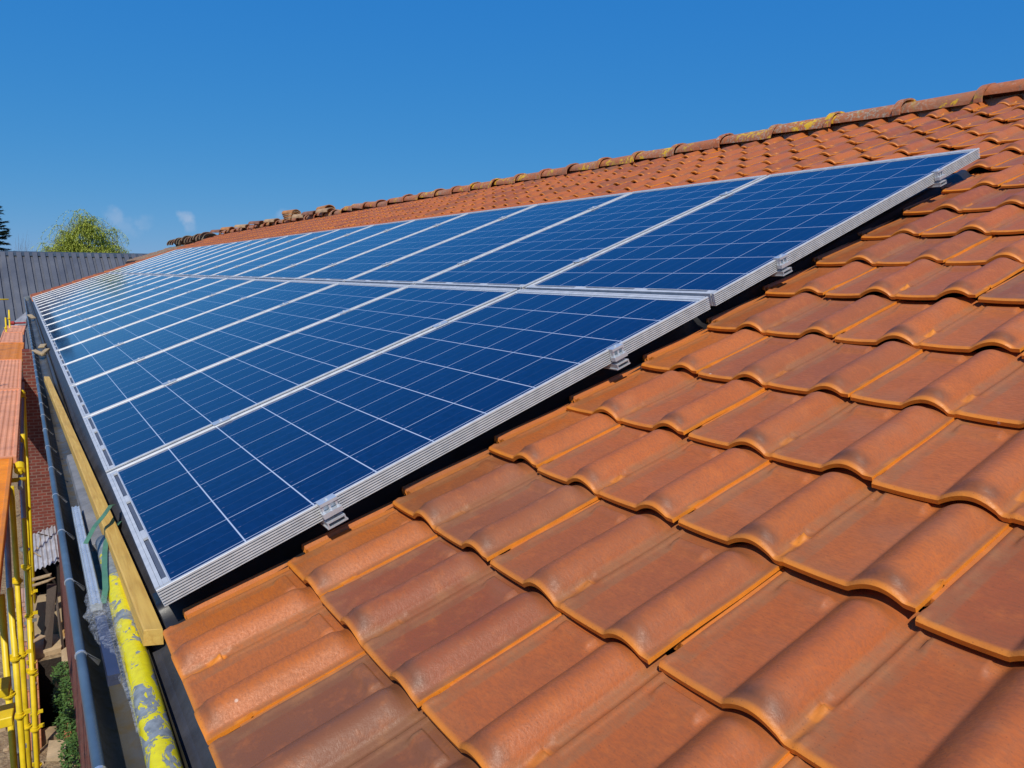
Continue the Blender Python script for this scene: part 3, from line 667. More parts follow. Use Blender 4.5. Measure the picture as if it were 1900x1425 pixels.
def film_material():
    m = M('clear_plastic_film', (.75, .78, .84), .12); c = m.coord(); n = m.noise(c, 55, 5, .7, 1.5); v = m.node('ShaderNodeTexVoronoi', feature='DISTANCE_TO_EDGE'); v.inputs['Scale'].default_value = 70; m.link(c, v.inputs['Vector'])
    m.b.inputs['Alpha'].default_value = .5; m.link(m.mr(n, .42, .72, .04, .42), m.b.inputs['Alpha']); m.b.inputs['Specular IOR Level'].default_value = 1.0
    m.bump(m.math('ADD', n, m.math('MULTIPLY', v.outputs[0], .8)), .9, .006); return m.mat
FILM = film_material()
mb = MB(); nn, nl = 40, 70; base = 0
for i in range(nl):
    t = i / (nl - 1); y = .42 - t * .66
    c = Vector((-.082 + .012 * math.sin(t * 3), y, -.147)); c.x += .030 * max(0, t - .45)
    amp = .014 + .011 * math.sin(min(1, t * 2.0) * PI) + .002 * math.sin(t * 40)
    if t > .5: amp = .0125 - .010 * min(1, (t - .5) / .35)
    for k in range(nn):
        a = 2 * PI * k / nn; d = 1 + .42 * noise.noise(Vector((math.cos(a) * 1.6, y * 22, math.sin(a) * 1.6))) + .22 * noise.noise(Vector((math.cos(a) * 5, y * 60, math.sin(a) * 5)))
        mb.v.append((c.x + amp * d * math.cos(a) * 1.15, c.y + .006 * noise.noise(Vector((a * 2, y * 30, 3))), c.z + amp * d * math.sin(a) * .72))
    if i:
        for k in range(nn): mb.f.append(((i - 1) * nn + k, (i - 1) * nn + (k + 1) % nn, i * nn + (k + 1) % nn, i * nn + k)); mb.m.append(0)
o = mb.build('plastic_film', FILM, smooth=True); tag(o, 'crumpled clear plastic film wrapped around the aluminium rail in the gutter', 'plastic film')
# green straps
def ribbon(pts, w, wd, label):
    mb = MB(); pts = [Vector(q) for q in pts]; b = 0
    for i, q in enumerate(pts):
        wv = Vector(wd) * w / 2; mb.v += [tuple(q - wv), tuple(q + wv), tuple(q + wv + Vector((0, 0, -.0008))), tuple(q - wv + Vector((0, 0, -.0008)))]
        if i:
            a = 4 * (i - 1); c = 4 * i
            for k in range(4): mb.f.append((a + k, a + (k + 1) % 4, c + (k + 1) % 4, c + k)); mb.m.append(0)
    mb.f += [(0, 1, 2, 3), tuple(4 * (len(pts) - 1) + k for k in (3, 2, 1, 0))]; mb.m += [0, 0]
    o = mb.build('packing_strap', GREEN, None); return tag(o, label, 'strap', 'green plastic packing straps by the plank')
ribbon([(-.082, .66, -.10), (-.055, .735, -.080), (-.026, .80, -.070), (.0, .90, -.072), (.014, .95, -.085)], .013, (.75, -.66, 0), 'green packing strap sticking out across the timber plank')
ribbon([(.022, .90, -.125), (.012, .86, -.12), (-.008, .80, -.118), (-.030, .715, -.122), (-.040, .63, -.122), (-.050, .52, -.124), (-.058, .40, -.133), (-.068, .34, -.145)], .013, (.95, -.2, .1), 'green packing strap draped over the end of the chipped tube')
# grey slab strip behind the plank, and loose wood blocks in the gutter
mb = MB(); mb.hexa([(-.060, .85, -.19), (-.012, .85, -.19), (-.028, 2.1, -.19), (-.066, 2.1, -.19)], [(-.056, .85, -.168), (-.016, .85, -.160), (-.032, 2.1, -.160), (-.062, 2.1, -.168)])
o = mb.build('grey_board', simple('grey_weathered_board', (.21, .215, .23), .8, .0, .3, 12, .4, .004), None, bevel=.002); tag(o, 'weathered grey board lying in the gutter under the timber plank', 'board')
def block(c, sx, sy, sz, yaw, label, mat=WOODP):
    mb = MB(); mb.box(-sx, sx, -sy, sy, -sz, sz); o = mb.build('wood_block', mat, None, bevel=.004); o.location = c; o.rotation_euler = (R(8), R(-6), R(yaw)); return tag(o, label, 'wood block', 'wood blocks lying in the gutter')
block((-.040, 7.25, -.140), .030, .06, .010, -12, 'pale sunlit wood block on top, in the gutter past the plank end')
block((-.080, 6.85, -.170), .022, .10, .010, 22, 'darker wood offcut below the pale block, left one in the gutter')
block((-.030, 6.85, -.160), .022, .10, .010, -16, 'tan wood offcut right of the darker one in the gutter')
block((-.07, 13.2, -.155), .035, .14, .010, 10, 'small tan wood offcut far along the gutter')

# ---------------------------------------------------------------- scaffold and decks
scaf = empty('scaffold', (-.3, 5, -4.5)); tag(scaf, 'yellow and grey tube scaffold standing beside the gutter with ring couplers', 'scaffold')
sinv = Matrix.Translation((.3, -5, 4.5))
def pole(a, b, mat, rr=.019, nm='pole'):
    mb = MB(); mb.tube([a, b], rr, 14); o = mb.build(nm, mat, scaf, smooth=False); o.matrix_parent_inverse = sinv
    me = o.data; me.polygons.foreach_set('use_smooth', [len(p.vertices) == 4 for p in me.polygons]); return o
def coupler(c, rr=.019, mat=YEL, side=1):
    mb = MB(); c = Vector(c)
    for k in range(8):
        pass
    n_ = 18; ro = rr + .018
    for z0, z1, r0_, r1_ in ((-.006, .006, rr + .001, ro), (-.022, -.007, rr + .001, rr + .006), (.007, .022, rr + .001, rr + .006)):
        b = len(mb.v)
        for z in (z0, z1):
            for q in (r0_, r1_):
                for k in range(n_): mb.v.append((q * math.cos(2 * PI * k / n_) + c.x, q * math.sin(2 * PI * k / n_) + c.y, z + c.z))
        for k in range(n_):
            k2 = (k + 1) % n_
            for (i, j) in ((0, 1), (1, 3), (3, 2), (2, 0)): mb.f.append((b + i * n_ + k, b + i * n_ + k2, b + j * n_ + k2, b + j * n_ + k)); mb.m.append(0)
    mb.box(c.x + side * (rr + .015) - .008, c.x + side * (rr + .015) + .03, c.y - .012, c.y + .012, c.z + .006, c.z + .03)
    o = mb.build('coupler', mat, scaf); o.matrix_parent_inverse = sinv
def lp(a, b, z):
    t = (z - a[2]) / (b[2] - a[2]); return (a[0] + (b[0] - a[0]) * t, a[1] + (b[1] - a[1]) * t, z)
PS = [((-.322, 5.0, -1.00), (-.300, 5.0, -4.5), YEL, [-1.75, -2.35, -2.95, -3.5]),
      ((-.262, 6.2, -1.10), (-.285, 6.2, -4.5), GALV, [-1.9, -2.6]),
      ((-.345, 4.2, -1.50), (-.302, 4.2, -4.5), YEL, [-2.0, -2.42, -2.9]),
      ((-.262, 6.0, -1.55), (-.262, 6.0, -4.5), YEL, [-2.0, -2.45, -2.9, -3.4, -3.9]),
      ((-.255, 5.2, -2.15), (-.262, 5.2, -4.5), YEL, [-2.6, -3.1]),
      ((-.378, 3.7, -1.35), (-.338, 3.7, -4.5), YEL, [-2.0]),
      ((-.352, 4.6, -1.0), (-.392, 4.6, -4.5), GALV, [-2.2, -2.9]),
      ((-.245, 7.2, -1.02), (-.262, 7.2, -4.5), YEL, [-1.8, -2.7, -3.6]),
      ((-.228, 10.4, -1.04), (-.228, 10.4, -4.5), YEL, [-1.12]), ((-.205, 13.4, -1.04), (-.205, 13.4, -4.5), YEL, [-1.12]),
      ((-.56, 21.5, -.62), (-.56, 21.5, -4.5), YEL, [-.9]), ((-.50, 23.2, -.50), (-.50, 23.2, -4.5), YEL, [-.75]),
      ((-.80, 5.2, -.30), (-.80, 5.2, -4.5), YEL, []), ((-.80, 10.4, -.30), (-.80, 10.4, -4.5), YEL, []), ((-.80, 16, -.30), (-.80, 16, -4.5), YEL, [])]
for a, b, mt, zs in PS:
    pole(a, b, mt)
    for i, z in enumerate(zs): coupler(lp(a, b, z), mat=mt if mt is YEL else GALV, side=1 if i % 2 else -1)
pole((-1.3, 24, -.26), (-.50, 24, -.24), YEL, nm='ledger'); pole((-1.2, 5.6, -1.10), (-.23, 5.6, -1.10), YEL, nm='ledger'); pole((-.27, 5.4, -1.12), (-.16, 24, -1.12), GALV, nm='ledger')
mb = MB(); mb.tube([(-.272, 5.80, -1.07), (-.272, 5.88, -1.04)], .040, 16); mb.tube([(-.272, 5.76, -1.08), (-.272, 5.80, -1.07)], .018, 8); o = mb.build('swivel_clamp', YEL, scaf); o.matrix_parent_inverse = sinv
for (x, y) in ((-.250, 10.3), (-.237, 14.4)):
    mb = MB(); mb.tube([(x, y, -1.09), (x, y + .06, -1.02)], .034, 12); o = mb.build('swivel_clamp', YEL, scaf); o.matrix_parent_inverse = sinv
# orange decks
def deck(q, mat, label, ribs=10, th_=.06, edge=.028, cross=False):
    """q: near-left, near-right, far-right, far-left at deck level"""
    e = empty('scaffold_deck', tuple(q[1])); tag(e, label, 'scaffold deck', 'orange decks laid along the scaffold'); inv = Matrix.Translation(-Vector(q[1]))
    A, B, Cq, D = [Vector(p_) for p_ in q]; mb = MB()
    n_ = ribs * 4 + 1; L0, L1 = [], []
    if cross: A, B, Cq, D = B, Cq, D, A; n_ = 90 * 4 + 1
    for i in range(n_):
        t = i / (n_ - 1); hh = .006 * (1 if i % 4 in (1, 2) else 0)
        mb.v.append(tuple(A.lerp(B, t) + Vector((0, 0, hh)))); mb.v.append(tuple(D.lerp(Cq, t) + Vector((0, 0, hh))))
        if i: mb.f.append((2 * i - 2, 2 * i, 2 * i + 1, 2 * i - 1)); mb.m.append(0)
    if cross: A, B, Cq, D = D, A, B, Cq
    o = mb.build('walking_surface', mat, e, recalc=False); o.matrix_parent_inverse = inv
    for (s0, s1, sg) in ((B, Cq, 1), (A, D, -1)):
        mb = MB(); w_ = Vector((edge * sg, 0, 0)); z = Vector((0, 0, .012)); z2 = Vector((0, 0, -th_))
        mb.hexa([s0 + z2, s0 + w_ + z2, s1 + w_ + z2, s1 + z2], [s0 + z, s0 + w_ + z, s1 + w_ + z, s1 + z]); o = mb.build('side_rail', mat, e, bevel=.004); o.matrix_parent_inverse = inv
    z = Vector((0, 0, .010)); d = (D - A).normalized() * .04; zt = Vector((0, 0, th_))
    for s0, s1, dd in ((A, B, d), (D, Cq, -d)):
        mb = MB(); mb.hexa([s0 - zt, s1 - zt, s1 + dd - zt, s0 + dd - zt], [s0 + z, s1 + z, s1 + dd + z, s0 + dd + z])
        o = mb.build('end_plate', mat, e); o.matrix_parent_inverse = inv
zD = -1.0
deck([(-.66, 1.2, zD), (-.405, 1.2, zD), (-.345, 5.98, zD), (-.66, 5.98, zD)], ORG, 'bright ribbed orange deck nearest the camera at the left edge', 22, cross=True)
deck([(-.68, 6.03, zD), (-.318, 6.03, zD), (-.282, 10.38, zD), (-.68, 10.38, zD)], PINK, 'long faded pinkish deck directly past the bright ribbed orange one', 8)
deck([(-.68, 10.45, zD), (-.282, 10.45, zD), (-.262, 14.38, zD), (-.67, 14.38, zD)], PINK, 'second faded pinkish deck, ending at the plain bright orange deck', 8)
deck([(-.66, 14.45, zD), (-.262, 14.45, zD), (-.215, 18.05, zD), (-.64, 18.05, zD)], ORG, 'smooth bright orange deck between the pinkish decks', 3)
deck([(-.63, 18.15, zD), (-.24, 18.15, zD), (-.235, 21.3, zD), (-.61, 21.3, zD)], PINK, 'pale pink orange deck, second from the far end', 4)
deck([(-.61, 21.4, zD), (-.21, 21.4, zD), (-.15, 24.0, zD), (-.56, 24.0, zD)], PINK, 'pale pink orange deck farthest from the camera', 4)
# yellow boards at lower left
def board(b, th_, mat, label, nm='board', cat='board'):
    mb = MB(); b = [Vector(q) for q in b]; mb.hexa([q - Vector((0, 0, th_)) for q in b], b); o = mb.build(nm, mat, None, bevel=.004); return tag(o, label, cat)
board([(-.75, 3.10, -1.66), (-.345, 3.02, -1.62), (-.335, 3.16, -1.62), (-.75, 3.24, -1.66)], .05, YEL, 'upper yellow board resting on the scaffold at the lower left', 'yellow_board')
board([(-.75, 3.14, -1.86), (-.338, 3.04, -1.80), (-.325, 3.20, -1.80), (-.75, 3.30, -1.86)], .055, YEL, 'lower yellow board resting on the scaffold at the lower left', 'yellow_board')

# ---------------------------------------------------------------- ground level
def ground_material():
    m = M('bare_rubble_ground', (.3, .2, .12), .95); c = m.coord(); n1 = m.noise(c, .9, 6, .6); n2 = m.noise(c, 5, 6, .7); n3 = m.noise(c, 22, 5, .7)
    col = m.mix(m.mr(n2, .35, .65), (.30, .20, .11), (.46, .35, .20)); col = m.mix(m.mr(n3, .45, .62, 0, .7), col, (.16, .095, .055))
    g = m.node('ShaderNodeNewGeometry'); s = m.node('ShaderNodeSeparateXYZ'); m.link(g.outputs['Position'], s.inputs[0])
    far = m.mr(s.outputs[1], 35, 60); col = m.mix(far, col, m.mix(m.mr(n1, .4, .6), (.06, .09, .025), (.10, .12, .04)))
    m.color(col); m.bump(m.math('ADD', n2, m.math('MULTIPLY', n3, .5)), .9, .08); return m.mat
GM = ground_material()
PITX0, PITX1, PITY0, PITY1 = -.262, .045, 7.62, 9.42
bmg = bmesh.new(); xs = [-1500, -60, -4, -1.2, -.7, PITX0, -.1, PITX1, .1, .6, 2, 14, 60, 1500]; ysg = [-1500, -60, -5, 3, 6, 7.0, PITY0, 8.5, PITY1, 10.5, 13, 20, 60, 1500]
gv = {}
for i, x in enumerate(xs):
    for j, y in enumerate(ysg): gv[i, j] = bmg.verts.new((x, y, -4.5))
for i in range(len(xs) - 1):
    for j in range(len(ysg) - 1):
        if PITX0 - 1e-6 <= xs[i] and xs[i + 1] <= PITX1 + 1e-6 and PITY0 - 1e-6 <= ysg[j] and ysg[j + 1] <= PITY1 + 1e-6: continue
        bmg.faces.new((gv[i, j], gv[i + 1, j], gv[i + 1, j + 1], gv[i, j + 1]))
me = bpy.data.meshes.new('ground'); bmg.to_mesh(me); bmg.free(); g = obj('ground', me, GM); tag(g, kind='structure')
mb = MB(); mb.add([(PITX0, PITY0, -4.5), (PITX1, PITY0, -4.5), (PITX1, PITY1, -4.5), (PITX0, PITY1, -4.5), (PITX0, PITY0, -5.6), (PITX1, PITY0, -5.6), (PITX1, PITY1, -5.6), (PITX0, PITY1, -5.6)], [(0, 1, 5, 4), (1, 2, 6, 5), (2, 3, 7, 6), (3, 0, 4, 7), (4, 5, 6, 7)])
tag(mb.build('pit', simple('dark_pit_soil', (.035, .024, .018), .95, 0, .4, 4, .6, .03), None), kind='structure')
# rubble stones, one stuff object
mb = MB(); rs = random.Random(3)
for k in range(420):
    x, y = rs.uniform(-.9, .12), rs.uniform(5.8, 11.5)
    if PITX0 - .04 < x < PITX1 + .04 and PITY0 - .04 < y < PITY1 + .04: continue
    s = rs.choice([.015, .02, .03, .05]) * rs.uniform(.7, 1.3); pts = []
    for a in range(6):
        w = a * PI / 3 + rs.uniform(-.3, .3); pts.append((x + s * math.cos(w) * rs.uniform(.7, 1.2), y + s * math.sin(w) * rs.uniform(.7, 1.4), -4.505))
    tp = [(x + (q[0] - x) * .6 + rs.uniform(-.2, .2) * s, y + (q[1] - y) * .6, -4.5 + s * rs.uniform(.4, .9)) for q in pts]
    mb.add(pts + tp, [tuple(range(5, -1, -1)), tuple(range(6, 12))] + [(i, (i + 1) % 6, 6 + (i + 1) % 6, 6 + i) for i in range(6)])
o = mb.build('rubble', simple('rubble_stone', (.42, .31, .19), .95, 0, .4, 3, .4, .01)); tag(o, 'scattered tan rubble and stones on the ground below the gutter', 'rubble', kind='stuff')
# flat broken slabs on the ground
def slab(pts, z, th_, mat, label, nm='stone_slab', cat='slab', grp='flat broken slabs on the ground'):
    mb = MB(); n_ = len(pts); b = [(x, y, z - th_) for x, y in pts]; t = [(x, y, z + rs.uniform(-.01, .01)) for x, y in pts]
    mb.add(b + t, [tuple(reversed(range(n_))), tuple(range(n_, 2 * n_))] + [(i, (i + 1) % n_, n_ + (i + 1) % n_, n_ + i) for i in range(n_)]); o = mb.build(nm, mat, None); return tag(o, label, cat, grp)
ST1 = simple('tan_slab', (.50, .37, .22), .9, 0, .25, 6, .4, .01); ST2 = simple('brown_slab', (.34, .24, .14), .9, 0, .3, 6, .4, .01); SALM = simple('salmon_clay', (.62, .26, .12), .85, 0, .25, 6, .3, .005)
slab([(-.25, 9.50), (.04, 9.56), (.12, 9.95), (-.1, 10.1), (-.26, 9.9)], -4.44, .06, ST1, 'broad tan slab along the far edge of the dark pit')
slab([(-.24, 7.35), (-.06, 7.40), (-.02, 7.58), (-.14, 7.6), (-.26, 7.58)], -4.45, .05, ST2, 'brown slab at the near edge of the dark pit beside the yellow poles')
slab([(-.19, 7.0), (-.03, 6.9), (.0, 7.25), (-.16, 7.32)], -4.44, .05, ST1, 'pale tan slab lying nearest below the dark pit')
slab([(-.02, 7.30), (.05, 7.32), (.055, 7.6), (0, 7.6)], -4.43, .05, SALM, 'small salmon clay slab between the pit and the weeds')
slab([(.03, 9.0), (.10, 9.05), (.10, 9.5), (.04, 9.45)], -4.42, .06, ST1, 'tan slab beside the foot of the brick wall')
slab([(.04, 9.9), (.10, 9.9), (.10, 10.5), (.02, 10.4)], -4.36, .08, simple('ochre_slab', (.55, .33, .12), .9), 'ochre slab at the foot of the wall behind the dark prop')
# weeds
def leaf_material(name, a, b):
    m = M(name, a, .6); c = m.node('ShaderNodeNewGeometry').outputs['Position']; n = m.noise(c, 9, 3, .6); m.color(m.mix(m.mr(n, .35, .65), a, b)); m.b.inputs['Transmission Weight'].default_value = 0
    return m.mat
WEED = leaf_material('weed_leaf', (.045, .11, .02), (.09, .17, .035))
def weed_clump(cx, cy, rad, n_, h_, label):
    mb = MB()
    for k in range(n_):
        a = rs.uniform(0, 2 * PI); q = rad * math.sqrt(rs.random()); x, y = cx + q * math.cos(a) * .45, cy + q * math.sin(a); z = -4.5 + rs.uniform(0, h_) * (1 - .5 * q / rad)
        w = rs.uniform(0, 2 * PI); l, ww = rs.uniform(.02, .05), rs.uniform(.008, .018); d = Vector((math.cos(w), math.sin(w), rs.uniform(-.2, .7))) * l; s_ = Vector((-math.sin(w), math.cos(w), rs.uniform(-.3, .3))) * ww; c = Vector((x, y, z))
        mb.add([c, c + d * .5 + s_, c + d, c + d * .5 - s_], [(0, 1, 2, 3)])
        if k % 6 == 0: mb.add([(x, y, -4.5), (x + .004, y, -4.5), c + Vector((.003, 0, 0)), c], [(0, 1, 2, 3)])
    o = mb.build('weed', WEED, None, recalc=False); tag(o, label, 'weed', 'green weeds growing at the foot of the wall')
for a in [(.045, 8.75, .30, 420, .22, 'green weed clump beside the far right corner of the pit'), (.050, 8.1, .34, 620, .32, 'tall green weed clump, middle one along the wall foot'), (.045, 7.45, .32, 600, .30, 'leafy green weed clump just below the middle one'), (.060, 6.9, .30, 520, .26, 'green weed clump at the very bottom beside the gutter'), (-.40, 6.6, .3, 300, .3, 'dark green weed clump behind the yellow poles at the lower left')]: weed_clump(*a)
# brick wing wall with corrugated lean-to
wing = empty('brick_wing', (-.4, 12.1, -4.5)); tag(wing, 'dark red brick wall standing across, between the scaffold decks and the gutter', 'wall')
mb = MB(); mb.box(-.36, .098, 12.02, 12.30, -4.5, -1.10); mb.box(-.225, .098, 12.02, 12.30, -1.0998, -.62); o = mb.build('wall', BRICK_H, wing); o.matrix_parent_inverse = Matrix.Translation((.4, -12.1, 4.5))
shed = empty('lean_to_shed', (-.1, 11.2, -4.5)); tag(shed, 'small open lean-to under a pale corrugated sheet against the brick wall', 'shed'); si = Matrix.Translation((.1, -11.2, 4.5))
mb = MB(); n_ = 7 * 8 + 1; x0a, x1a = -.33, .095
for i in range(n_):
    t = i / (n_ - 1); hh = .016 * math.sin(2 * PI * i / 8)
    mb.v.append((x0a + (x1a - x0a) * t + .02, 10.62 + .15 * t, -3.70 + .07 * t + hh)); mb.v.append((x0a + (x1a - x0a) * t, 12.0, -3.60 + .15 * t + hh))
    if i: mb.f.append((2 * i - 2, 2 * i, 2 * i + 1, 2 * i - 1)); mb.m.append(0)
o = mb.build('corrugated_roof', SHEET, shed, recalc=False, smooth=True); o.matrix_parent_inverse = si
DARKW = simple('dark_shed_boards', (.03, .022, .018), .9, 0, .4, 5, .3, .01)
mb = MB(); mb.box(-.34, .098, 11.9, 12.0, -4.5, -3.66); mb.box(-.345, -.31, 10.7, 11.88, -4.5, -3.74); mb.box(.06, .098, 10.8, 11.88, -4.5, -3.70); o = mb.build('shed_wall', DARKW, shed); o.matrix_parent_inverse = si
for i, (a, b, c_) in enumerate([((-.02, 11.2, -3.63), (-.20, 11.5, -3.60), 'stick'), ((-.30, 11.45, -3.585), (-.13, 11.0, -3.60), 'stick'), ((-.14, 11.9, -3.52), (.06, 11.6, -3.52), 'stick'), ((-.13, 11.35, -3.59), (-.12, 11.75, -3.55), 'stick')]):
    mb = MB(); mb.tube([a, b], .009, 6); tag(mb.build('stick', WOODP if i != 2 else WOODD), ['pale stick lying across the middle of the corrugated sheet', 'long white stick at the left of the corrugated sheet', 'dark stick at the top right of the corrugated sheet', 'short stick lying along the ribs of the corrugated sheet'][i], 'stick', 'sticks on the corrugated sheet')
board([(-.305, 10.02, -3.60), (-.03, 10.10, -3.585), (-.01, 10.18, -3.585), (-.30, 10.12, -3.60)], .025, WOODP, 'upper pale batten fixed across the front of the corrugated lean-to', 'batten', 'batten')
board([(-.33, 9.85, -3.63), (-.05, 9.96, -3.61), (.03, 10.06, -3.61), (-.31, 9.94, -3.63)], .02, WOODP, 'lower pale batten fixed across the front of the corrugated lean-to', 'batten', 'batten')
# plywood sheets leaning at the shed, prop, boards
mb = MB(); mb.hexa([(-.27, 10.2, -4.5), (.085, 10.2, -4.5), (.085, 10.24, -4.5), (-.27, 10.24, -4.5)], [(-.27, 10.42, -3.98), (.085, 10.42, -4.0), (.085, 10.46, -4.0), (-.27, 10.46, -3.98)])
tag(mb.build('plywood_sheet', simple('tan_plywood', (.36, .27, .16), .8, 0, .2, 4, .2, .004)), 'tan plywood sheet leaning upright in front of the dark lean-to', 'board')
mb = MB(); mb.hexa([(-.165, 9.58, -4.5), (-.07, 9.60, -4.5), (-.06, 9.70, -4.5), (-.16, 9.68, -4.5)], [(-.075, 10.05, -3.72), (.035, 10.05, -3.74), (.035, 10.14, -3.74), (-.075, 10.14, -3.72)])
o = mb.build('timber_prop', WOODD, None); tag(o, 'thick dark timber prop leaning in front of the plywood', 'timber')
mb = MB(); mb.hexa([(.050, 9.60, -4.48), (.085, 9.62, -4.48), (.085, 9.68, -4.48), (.050, 9.66, -4.48)], [(.0, 10.06, -3.80), (.035, 10.06, -3.80), (.035, 10.12, -3.80), (.0, 10.12, -3.80)])
tag(mb.build('timber_prop', WOODD), 'thin dark timber leg right of the thick leaning prop', 'timber')
board([(-.485, 7.66, -3.2), (-.137, 7.22, -3.2), (-.245, 7.12, -3.2), (-.49, 7.42, -3.2)], .015, simple('bare_plywood', (.42, .30, .18), .75), 'pointed tan plywood offcut lying across the scaffold', 'plywood_offcut')
board([(-.42, 7.0, -3.45), (-.23, 6.72, -3.45), (-.28, 6.60, -3.45), (-.44, 6.85, -3.45)], .03, simple('brown_offcut', (.30, .20, .14), .8), 'brown board offcut behind the yellow poles below the plywood one', 'board_offcut')
# stacked orange hollow blocks
k = 0
lv = ['bottom', 'lower middle', 'upper middle', 'top']
for lvl in range(4):
    for j in range(2):
        mb = MB(); x0, x1 = (-.46, -.345) if j == 0 else (-.335, -.225); z = -4.5 + lvl * .135; y0 = 7.3 + .18 * lvl
        mb.box(x0, x1, y0, y0 + .5, z + .001, z + .130)
        o = mb.build('clay_block', SALM, None, bevel=.005); tag(o, f'salmon clay block, {"left" if j == 0 else "right"} one in the {lv[lvl]} layer of the stack behind the poles', 'clay block', 'stacked clay blocks behind the yellow poles')
mb = MB()
for k in range(5): mb.box(-.40 + .002 * k, -.30 + .004 * k, 9.2 + .1 * k, 9.7 + .1 * k, -4.5 + .16 * k, -4.35 + .16 * k)
o = mb.build('brick_pile', brick_material('pale_patched_brick', .1, .06, (.62, .22, .10), (.55, .42, .36), (.3, .2, .16))); tag(o, 'pile of pale and red bricks partly behind the scaffold poles', 'brick pile')
# grey sheets and red bundle at the far end of the decks
mb = MB(); mb.hexa([(-.55, 24.6, -1.2), (-.12, 24.6, -1.15), (-.05, 25.4, -1.0), (-.5, 25.4, -1.0)], [(-.52, 24.7, -1.1), (-.10, 24.7, -.85), (-.05, 25.5, -.62), (-.4, 25.5, -.95)])
tag(mb.build('grey_sheet', simple('grey_fibre_cement', (.28, .28, .30), .85)), 'sloping grey fibre cement sheet past the far end of the decks', 'sheet')
mb = MB(); mb.tube([(-.50, 24.2, -.93), (-.40, 24.2, -.93), (-.38, 24.2, -.93)], [.05, .06, .02], 10); mb.tube([(-.38, 24.2, -.93), (-.12, 24.25, -.92)], .025, 8)
tag(mb.build('red_bundle', simple('red_cloth', (.36, .03, .03), .7)), 'small red bundle lying at the far end of the decks', 'bundle')

# ---------------------------------------------------------------- dark metal building behind
barn = empty('metal_roofed_building', (1.5, 34.5, -4.5)); tag(barn, 'dark grey ribbed metal roofed building beyond the tiled roof', 'building'); binv = Matrix.Translation((-1.5, -34.5, 4.5))
A = Vector((-.814, 34, 1.22)); B = Vector((4.123, 33, 1.36)); rd = (B - A).normalized(); rib = Vector((.19, -2.48, -2.036)); up = rd.cross(-rib).normalized(); up = up if up.z > 0 else -up
CLAD = simple('dark_grey_cladding', (.135, .14, .155), .42, .35, .12, 1.2, .08, .01); CLADR = simple('ridge_cap_grey', (.075, .095, .115), .4, .3, .1, 2)
TRIM = simple('dark_trim', (.05, .055, .065), .5, .2)
mb = MB(); x = -9.0; L_ = 14.; RBN = 0; prf = []
while x < 9:
    for dx, hh in ((0, 0), (.085, 0), (.095, .085), (.26, .085)): prf.append((x + dx, hh))
    x += .27
b0 = 0
for t in (0, 1):
    for (x, hh) in prf: mb.v.append(tuple(A + rd * x + rib * (1.7 * t) + up * hh))
n_ = len(prf)
for k in range(n_ - 1): mb.f.append((k, k + 1, n_ + k + 1, n_ + k)); mb.m.append(0)
o = mb.build('roof', CLAD, barn, recalc=False); o.matrix_parent_inverse = binv
mb = MB(); back_ = Vector((0, 1, -.3)); s0 = A + rd * -9.1; s1 = A + rd * 9.1
fr = rib.normalized() * .18 + up * .05
mb.hexa([s0 + fr - up * .03, s1 + fr - up * .03, s1 + Vector((0, .4, -.12)), s0 + Vector((0, .4, -.12))], [s0 + fr, s1 + fr, s1 + Vector((0, .1, .10)), s0 + Vector((0, .1, .10))])
o = mb.build('ridge_cap', CLADR, barn); o.matrix_parent_inverse = binv
mb = MB(); e0 = A + rd * -9 + rib * 1.7; e1 = A + rd * 9 + rib * 1.7; dn = Vector((0, 0, -4.5 - e0.z)); dn1 = Vector((0, 0, -4.5 - e1.z)); yb = Vector((0, 8, 0))
mb.hexa([e0 + dn + Vector((0, .3, 0)), e1 + dn1 + Vector((0, .3, 0)), e1 + dn1 + yb, e0 + dn + yb], [e0 + Vector((0, .3, -.1)), e1 + Vector((0, .3, -.1)), e1 + yb, e0 + yb])
o = mb.build('wall', simple('barn_wall', (.3, .28, .26), .8), barn); o.matrix_parent_inverse = binv
mb = MB(); mb.add([s0 + Vector((0, .3, -.08)), s1 + Vector((0, .3, -.08)), s1 + Vector((0, 5, -4)), s0 + Vector((0, 5, -4))], [(0, 1, 2, 3)]); o = mb.build('back_roof', CLAD, barn, recalc=False); o.matrix_parent_inverse = binv
mb = MB()
for k in range(-2, 12):
    q = A + rd * (k * .81 + .16) + rib * 1.02 + up * .045; mb.tube([q - up * .01, q + up * .012], .03, 6)
o = mb.build('roof_screws', GALV, barn); o.matrix_parent_inverse = binv

